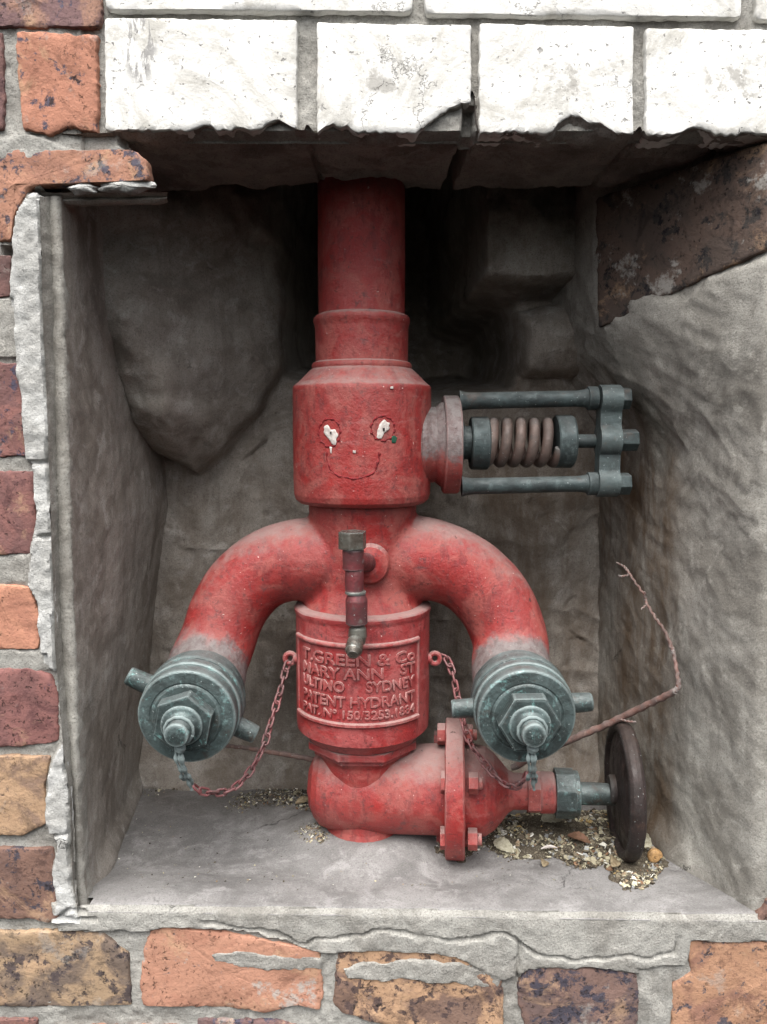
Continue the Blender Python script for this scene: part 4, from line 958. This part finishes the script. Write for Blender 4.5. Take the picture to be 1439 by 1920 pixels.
# chains, link by link
def chain(path, label):
    sp = [Vector(q) for q in smooth_path([tuple(p) for p in path], 20)]
    cum = [0]
    for a, b in zip(sp[:-1], sp[1:]): cum.append(cum[-1] + (b - a).length)
    root = thing('chain', (0, 0, 0)); root.parent = hyd; root.location = sp[0] - hyd.location; root['label'] = label
    pitch = .0088; n = int(cum[-1] / pitch)
    def at(s):
        i = int(np.searchsorted(cum, s)) ; i = min(max(i, 1), len(sp) - 1); t = (s - cum[i - 1]) / max(cum[i] - cum[i - 1], 1e-9); return sp[i - 1].lerp(sp[i], t)
    base = None
    for k in range(n):
        p = at(pitch * (k + .5)); t = (at(min(cum[-1], pitch * (k + 1))) - at(pitch * k)).normalized()
        a, b, _ = frame_from(t, (0, -1, 0)); tw = (k % 2) * math.pi / 2 + .5 + .5 * math.sin(k * 1.7)
        u = a * math.cos(tw) + b * math.sin(tw); v = t.cross(u)
        if base is None:
            loop = [Vector((0, math.sin(q) * .0033, math.cos(q) * .0033 + (.0026 if math.cos(q) > 0 else -.0026))) for q in np.linspace(0, 2 * math.pi, 17)[:-1]]
            base = tube(loop, .00125, 6, closed=True); base.materials.append(M_CHAIN); base.shade_smooth()
        o = bpy.data.objects.new('link', base); COL.objects.link(o); o.parent = root
        o.matrix_local = Matrix.Translation(p - sp[0]) @ Matrix((v, u, t)).transposed().to_4x4()
    return root
chain([P(549, 1228, .145), P(538, 1250, .140), P(522, 1310, .122), P(508, 1355, .105), P(494, 1400, .09), P(466, 1450, .075), P(432, 1481, .06), P(400, 1486, .05), P(372, 1480, .042), P(360, 1462, .036)], 'red painted chain hanging to the left cap')
chain([P(823, 1230, .145), P(838, 1236, .140), P(849, 1262, .132), P(857, 1300, .122), P(868, 1350, .11), P(884, 1396, .098), P(905, 1425, .085), P(930, 1456, .07), P(955, 1474, .058), P(975, 1470, .046), P(988, 1450, .036)], 'red painted chain hanging to the right cap')

# stop valve at the foot
vax = Vector((1, -.095, .012)).normalized(); VO = Vector((AX, AY - .004, -.3975))
def vx(px): # distance along the valve axis whose picture x is px
    lo, hi = -.2, .5
    for _ in range(40):
        m = (lo + hi) / 2; q = VO + vax * m
        if to_px(q.x, q.y, q.z)[0] < px: lo = m
        else: hi = m
    return lo
def hv(prof, mat, name, seg=64, wob=.0003, off=0.0): return link(name, lathe([(r_, vx(px)) for r_, px in prof], VO + Vector((0, 0, off)), vax, seg, UP, wob), mat, hyd)
hv([(0, 580), (.012, 581), (.024, 585), (.034, 594), (.0405, 606), (.0445, 622), (.0465, 645), (.0470, 690), (.0470, 760), (.0475, 815), (.0475, 838)], M_RED, 'valve_body', 72, .0007)
link('valve_throat', zl([(.047, 1440), (.0475, 1425), (.0465, 1410), (.0490, 1398), (.052, 1392)], 72), M_RED, hyd)
link('foot', lathe([(.0440, -.470), (.0430, -.446), (.0405, -.436), (.0395, -.42)], (AX, AY, 0), UP, 64, (0, -1, 0), .0005), M_RED, hyd)
VOF = VO
hv([(0, 836), (.0710, 836), (.0732, 838), (.0732, 868), (.0710, 871), (0, 871)], M_RED, 'bonnet_flange', 80, .0004, off=.0025)
fa, fb, _ = frame_from(vax, UP)
fx0, fx1 = vx(836), vx(870)
for k, ang in enumerate((90, 30, -30, -90, -150, 150)):
    dv = Vector((0, -math.cos(rad(ang)), 0)) + UPV * math.sin(rad(ang)); c = VO + dv * .0600 + UPV * .0025
    bolt = link('flange_bolt', join([prism(6, .0118, c + vax * (fx0 - .0095), c + vax * (fx0 + .001), .0012, .3 + k, UP), prism(6, .0112, c + vax * (fx1 - .001), c + vax * (fx1 + .009), .0012, .1 + k, UP), cyl(c + vax * (fx1 + .008), c + vax * (fx1 + .0135), .006, 14)]), M_RED, hyd, smooth=30)
hv([(.05, 868), (.0500, 872), (.0490, 890), (.0460, 910), (.0400, 926), (.0310, 940), (.0225, 952), (.0190, 962), (.0185, 985), (.0185, 992)], M_RED, 'bonnet', 64, .0005)
q0 = VO + vax * vx(988); q1 = VO + vax * vx(1012); link('packing_nut', prism(6, .0235, q0, q1, .0015, .5, UP), M_RED, hyd, smooth=30)
hv([(.015, 1010), (.0205, 1011), (.0215, 1014), (.0215, 1036), (.0205, 1040), (.015, 1041)], M_REDARM, 'packing_sleeve', 40)
q0 = VO + vax * vx(1040); q1 = VO + vax * vx(1076); link('gland_nut', join([prism(8, .0262, q0, q1, .0015, .3, UP), cyl(q1 - vax * .001, VO + vax * vx(1085), .0235, 32)]), M_BRONZEN, hyd, smooth=30)
hv([(0, 1080), (.0118, 1080), (.0118, 1118), (.0112, 1150), (.0105, 1185), (0, 1188)], M_BRONZEN, 'valve_stem', 32)
WH = thing('handwheel', (0, 0, 0)); wc = VO + vax * vx(1170) + Vector((0, 0, .006)); WH.parent = hyd; WH.location = wc - hyd.location
wa, wb, _ = frame_from(vax, UP)
rp = []
for k in range(13):
    t = 2 * math.pi * k / 12
    rp.append((.0655 + .0062 * math.cos(t) , .0085 * math.sin(t)))
link('wheel_rim', lathe(rp, wc, vax, 80, UP, .0004), M_WHEEL, WH, smooth=60)
link('wheel_web', lathe([(.062, -.003), (.045, -.0075), (.022, -.009), (.012, -.010), (.012, .002), (.022, .0), (.045, -.0015), (.062, .003)], wc, vax, 64, UP, .0004), M_WHEEL, WH, smooth=60)
link('wheel_hub', lathe([(0, -.016), (.0140, -.016), (.0155, -.013), (.0155, .008), (.0135, .011), (0, .011)], wc, vax, 32, UP, .0003), M_WHEEL, WH)

# ------------------------------------------------------------------ twigs
def twig(main, sides, label):
    root = thing('twig', main[0][0], label, 'twig')
    def tb(pts, nm):
        sp = smooth_path([tuple(p) + (r_,) for p, r_ in pts], 7); n_ = len(sp)
        return link(nm, tube([Vector(q[:3]) + Vector((.0006 * math.sin(i * 1.9), 0, .0006 * math.cos(i * 2.3))) for i, q in enumerate(sp)], [q[3] * (1 + .22 * math.sin(i * 1.05) ** 6) for i, q in enumerate(sp)], 10), M_TWIG, root, smooth=60)
    tb(main, 'stem')
    for s in sides: tb(s, 'side_shoot')
    return root
twig([(P(960, 1440, .19), .0036), (P(1020, 1410, .175), .0036), (P(1075, 1385, .16), .0036), (P(1130, 1362, .145), .0034), (P(1180, 1338, .128), .0034), (P(1230, 1314, .105), .0032), (P(1268, 1295, .086), .0031)],
     [[(P(1262, 1298, .088), .0026), (P(1272, 1288, .086), .0026), (P(1270, 1262, .09), .0020), (P(1264, 1228, .098), .0018), (P(1260, 1215, .102), .0021), (P(1246, 1182, .108), .0016), (P(1230, 1160, .112), .0015), (P(1213, 1132, .118), .0015), (P(1209, 1117, .121), .0013), (P(1190, 1090, .126), .0012), (P(1178, 1072, .130), .0013), (P(1170, 1062, .134), .0010), (P(1155, 1054, .138), .0007)],
      [(P(1160, 1348, .134), .0014), (P(1176, 1352, .125), .0011), (P(1192, 1354, .118), .0010)], [(P(1178, 1078, .129), .0009), (P(1164, 1081, .126), .0008), (P(1160, 1079, .124), .0006)],
      [(P(1212, 1134, .118), .0009), (P(1203, 1142, .114), .0007)], [(P(1210, 1120, .12), .0009), (P(1210, 1108, .118), .0006)]],
     'bent reddish brown twig behind the right cap, its thin end rising up the right side')
twig([(P(418, 1398, .235), .0022), (P(460, 1402, .225), .0024), (P(500, 1409, .22), .0027), (P(545, 1416, .215), .0030), (P(600, 1426, .21), .0030), (P(650, 1432, .21), .0028)], [], 'straight dark red stem lying behind the lower valve, left of the pipe')

# ------------------------------------------------------------------ litter on the floor
def on_floor(px, py):
    z = ZB
    for _ in range(4):
        q = PZ(px, py, z); z = float(floor_z(q.x, q.y))
    return PZ(px, py, z)
CC = [('b8b196', 9), ('968f79', 8), ('6b6252', 8), ('4b4338', 9), ('332d27', 8), ('d8d5ca', 4), ('96826a', 3), ('7a5c45', 2), ('8b8d8c', 4), ('a88f5c', 1)]
cw = np.array([c_[1] for c_ in CC], float); cw /= cw.sum()
def chips(name, poly, count, label, smax=.0045, heap=.012, seed=1, soil=True):
    rg = np.random.default_rng(seed); W = [on_floor(a, b) for a, b in poly]; W2 = [(q.x, q.y) for q in W]
    xs_ = [q[0] for q in W2]; ys_ = [q[1] for q in W2]; V = []; Fc = []; C_ = []
    k = 0
    while k < count:
        x, y = rg.uniform(min(xs_), max(xs_)), rg.uniform(min(ys_), max(ys_)); d = float(sdf_poly(W2, np.array([x]), np.array([y]))[0])
        if d > .004 * rg.random(): continue
        if d > -.012 and rg.random() > .25 + .75 * (-d / .012): continue
        k += 1
        hz = heap * min(1, max(0, -d) / .03) * (.6 + .4 * float(vnoise(x * 60, y * 60, 0, seed))); s = smax * (.18 + .82 * rg.random() ** 2.6)
        z = float(floor_z(x, y)) + hz * (1 - .5 * rg.random() ** 3) + .0004 + s * .2
        n_ = rg.integers(4, 7); R_ = Matrix.Rotation(rg.uniform(0, 6.28), 3, 'Z') @ Matrix.Rotation(rg.normal(0, .55), 3, 'X') @ Matrix.Rotation(rg.normal(0, .4), 3, 'Y')
        asp = rg.uniform(.3, 1); cup = rg.uniform(-.3, .3); th = s * rg.uniform(.08, .4); i0 = len(V)
        ring = []
        for j in range(n_):
            a = 2 * math.pi * (j + rg.uniform(-.3, .3)) / n_; rr = s * rg.uniform(.7, 1.1)
            ring.append((rr * math.cos(a), rr * asp * math.sin(a)))
        for zz in (0, th):
            for (a, b) in ring: V.append(Vector((x, y, z)) + R_ @ Vector((a, b, zz + cup * (a * a) / s)))
        Fc.append(tuple(range(i0 + n_ - 1, i0 - 1, -1))); Fc.append(tuple(range(i0 + n_, i0 + 2 * n_)))
        for j in range(n_): Fc.append((i0 + j, i0 + (j + 1) % n_, i0 + n_ + (j + 1) % n_, i0 + n_ + j))
        h_ = CC[rg.choice(len(CC), p=cw)][0]; col_ = np.array(srgb(h_)); col_[:3] *= rg.uniform(.75, 1.15); C_ += [col_] * (2 * n_)
    # soil heap below the bits
    g = 70 if soil else 0; gx_ = np.linspace(min(xs_) - .01, max(xs_) + .01, g); gy_ = np.linspace(min(ys_) - .01, max(ys_) + .01, g); X_2, Y_2 = np.meshgrid(gx_, gy_, indexing='ij')
    d = sdf_poly(W2, X_2, Y_2) + .006 * fbm(X_2, Y_2, 0, 60, 3, seed); Zh = floor_z(X_2, Y_2) - .0015 + heap * .75 * sstep(.004, -.03, d) + .0018 * sstep(.003, -.004, d) + .0012 * fbm(X_2, Y_2, 0, 150, 3, seed + 1) * sstep(.003, -.004, d)
    i0 = len(V)
    for a in range(g):
        for b in range(g): V.append((X_2[a, b], Y_2[a, b], Zh[a, b])); C_.append(np.array(srgb('443d33')))
    for a in range(g - 1):
        for b in range(g - 1):
            if d[a:a + 2, b:b + 2].min() < .003: Fc.append((i0 + a * g + b, i0 + (a + 1) * g + b, i0 + (a + 1) * g + b + 1, i0 + a * g + b + 1))
    me = mesh('m', V, Fc); ca = me.color_attributes.new('chipcol', 'FLOAT_COLOR', 'POINT'); ca.data.foreach_set('color', np.array(C_, np.float32).ravel())
    o = link(name, me, M_CHIPS, None, smooth=None); return tag(o, label, 'leaf litter', None, 'stuff')
chips('leaf_litter', [(905, 1555), (960, 1530), (1060, 1518), (1150, 1525), (1195, 1560), (1225, 1590), (1180, 1605), (1120, 1625), (1085, 1630), (1040, 1608), (985, 1612), (935, 1612), (915, 1590)], 7500, 'heap of dry leaf bits and grit on the cement floor under the valve stem', .0046, .012, 3)
chips('leaf_litter', [(1138, 1620), (1150, 1598), (1190, 1595), (1225, 1588), (1245, 1615), (1235, 1640), (1205, 1668), (1170, 1668), (1150, 1645)], 2200, 'small pale heap of dry bits in front of the handwheel', .0042, .012, 4)
chips('leaf_litter', [(420, 1520), (440, 1490), (500, 1478), (570, 1472), (600, 1500), (590, 1522), (555, 1516), (500, 1512), (450, 1524)], 1100, 'thin dark drift of litter on the floor left of the valve body', .0026, .002, 5, soil=False)
chips('leaf_litter', [(552, 1560), (570, 1545), (600, 1540), (620, 1570), (612, 1588), (575, 1580)], 420, 'sprinkle of pale grit beside the foot of the pipe, on its left', .0024, .002, 6, soil=False)
chips('leaf_litter', [(815, 1590), (830, 1560), (900, 1545), (915, 1590), (880, 1612), (830, 1608)], 500, 'dark crumbs under the lowest bolt of the valve flange', .0034, .003, 8)
chips('leaf_litter', [(245, 1500), (262, 1478), (330, 1470), (350, 1482), (290, 1492)], 90, 'crumbs of grit in the back left corner of the floor', .0024, .002, 9, soil=False)
chips('leaf_litter', [(215, 1600), (270, 1500), (600, 1560), (900, 1600), (1250, 1560), (1320, 1640), (1330, 1680), (200, 1675)], 420, 'loose crumbs scattered over the cement floor', .0017, .0, 12, soil=False)
def leaf(px, py, ln, wd, rz, tilt, mat, label, lift=.012, curl=.25):
    c = on_floor(px, py) + Vector((0, 0, lift)); rows = []
    R_ = Matrix.Rotation(rz, 3, 'Z') @ Matrix.Rotation(tilt, 3, 'X')
    for i in range(13):
        t = i / 12; w_ = wd * math.sin(math.pi * (.04 + .92 * t)) ** .8 * (1 + .12 * math.sin(i * 2.7))
        rows.append([tuple(c + R_ @ Vector(((t - .5) * ln, s_ * w_, abs(s_) * w_ * curl * 1.4 + .12 * ln * math.sin(t * 3.1)))) for s_ in (-1, -.5, 0, .5, 1)])
    A = np.array(rows); B = A.copy(); B[:, :, 2] -= .0004
    o = link('dry_leaf', join([grid_mesh('m', A), grid_mesh('m', B[::-1])]), mat, None, smooth=60)
    return tag(o, label, 'leaf', 'dry leaves on the cement floor')
leaf(568, 1508, .020, .0045, rad(35), .5, M_LEAF, 'narrow grey brown leaf leaning beside the valve body on its left', .004)
leaf(1085, 1598, .026, .0055, rad(-38), .3, M_LEAFB, 'brown curled leaf lying across the heap under the valve stem', .015)
leaf(945, 1600, .028, .007, rad(-50), .6, M_LEAFP, 'pale leaf at the left front edge of the large heap', .008)
leaf(1035, 1560, .026, .010, rad(15), .4, M_LEAFP, 'broad pale leaf on top of the large heap', .016)
leaf(1072, 1545, .016, .007, rad(80), .7, M_LEAF, 'small yellowish leaf near the back of the large heap', .016)
leaf(1150, 1632, .016, .006, rad(60), .6, M_LEAF, 'brownish leaf at the left edge of the small heap by the handwheel', .009)
leaf(1210, 1600, .020, .008, rad(-70), .9, M_LEAFP, 'upright pale leaf at the top of the small heap by the handwheel', .014)
leaf(1020, 1622, .012, .0045, rad(70), .4, M_LEAF, 'small three cornered brown leaf just in front of the large heap', .002)
leaf(1030, 1604, .018, .0022, rad(4), .2, M_CHIP, 'white sliver of leaf on the front of the large heap', .008)
# snail shell
sc = on_floor(1226, 1622) + Vector((0, 0, .010)); pts = []
for i in range(70):
    t = i / 69; a = t * 2 * math.pi * 2.3; rr = .0050 * (1 - t * .86); pts.append((sc.x + rr * math.cos(a), sc.y - .004 * t, sc.z + rr * math.sin(a)))
tag(link('snail_shell', tube(pts, [.0042 * (1 - i / 69 * .86) for i in range(70)], 12), M_SHELL, None, smooth=60), 'small orange brown snail shell on the right of the small heap', 'snail shell')
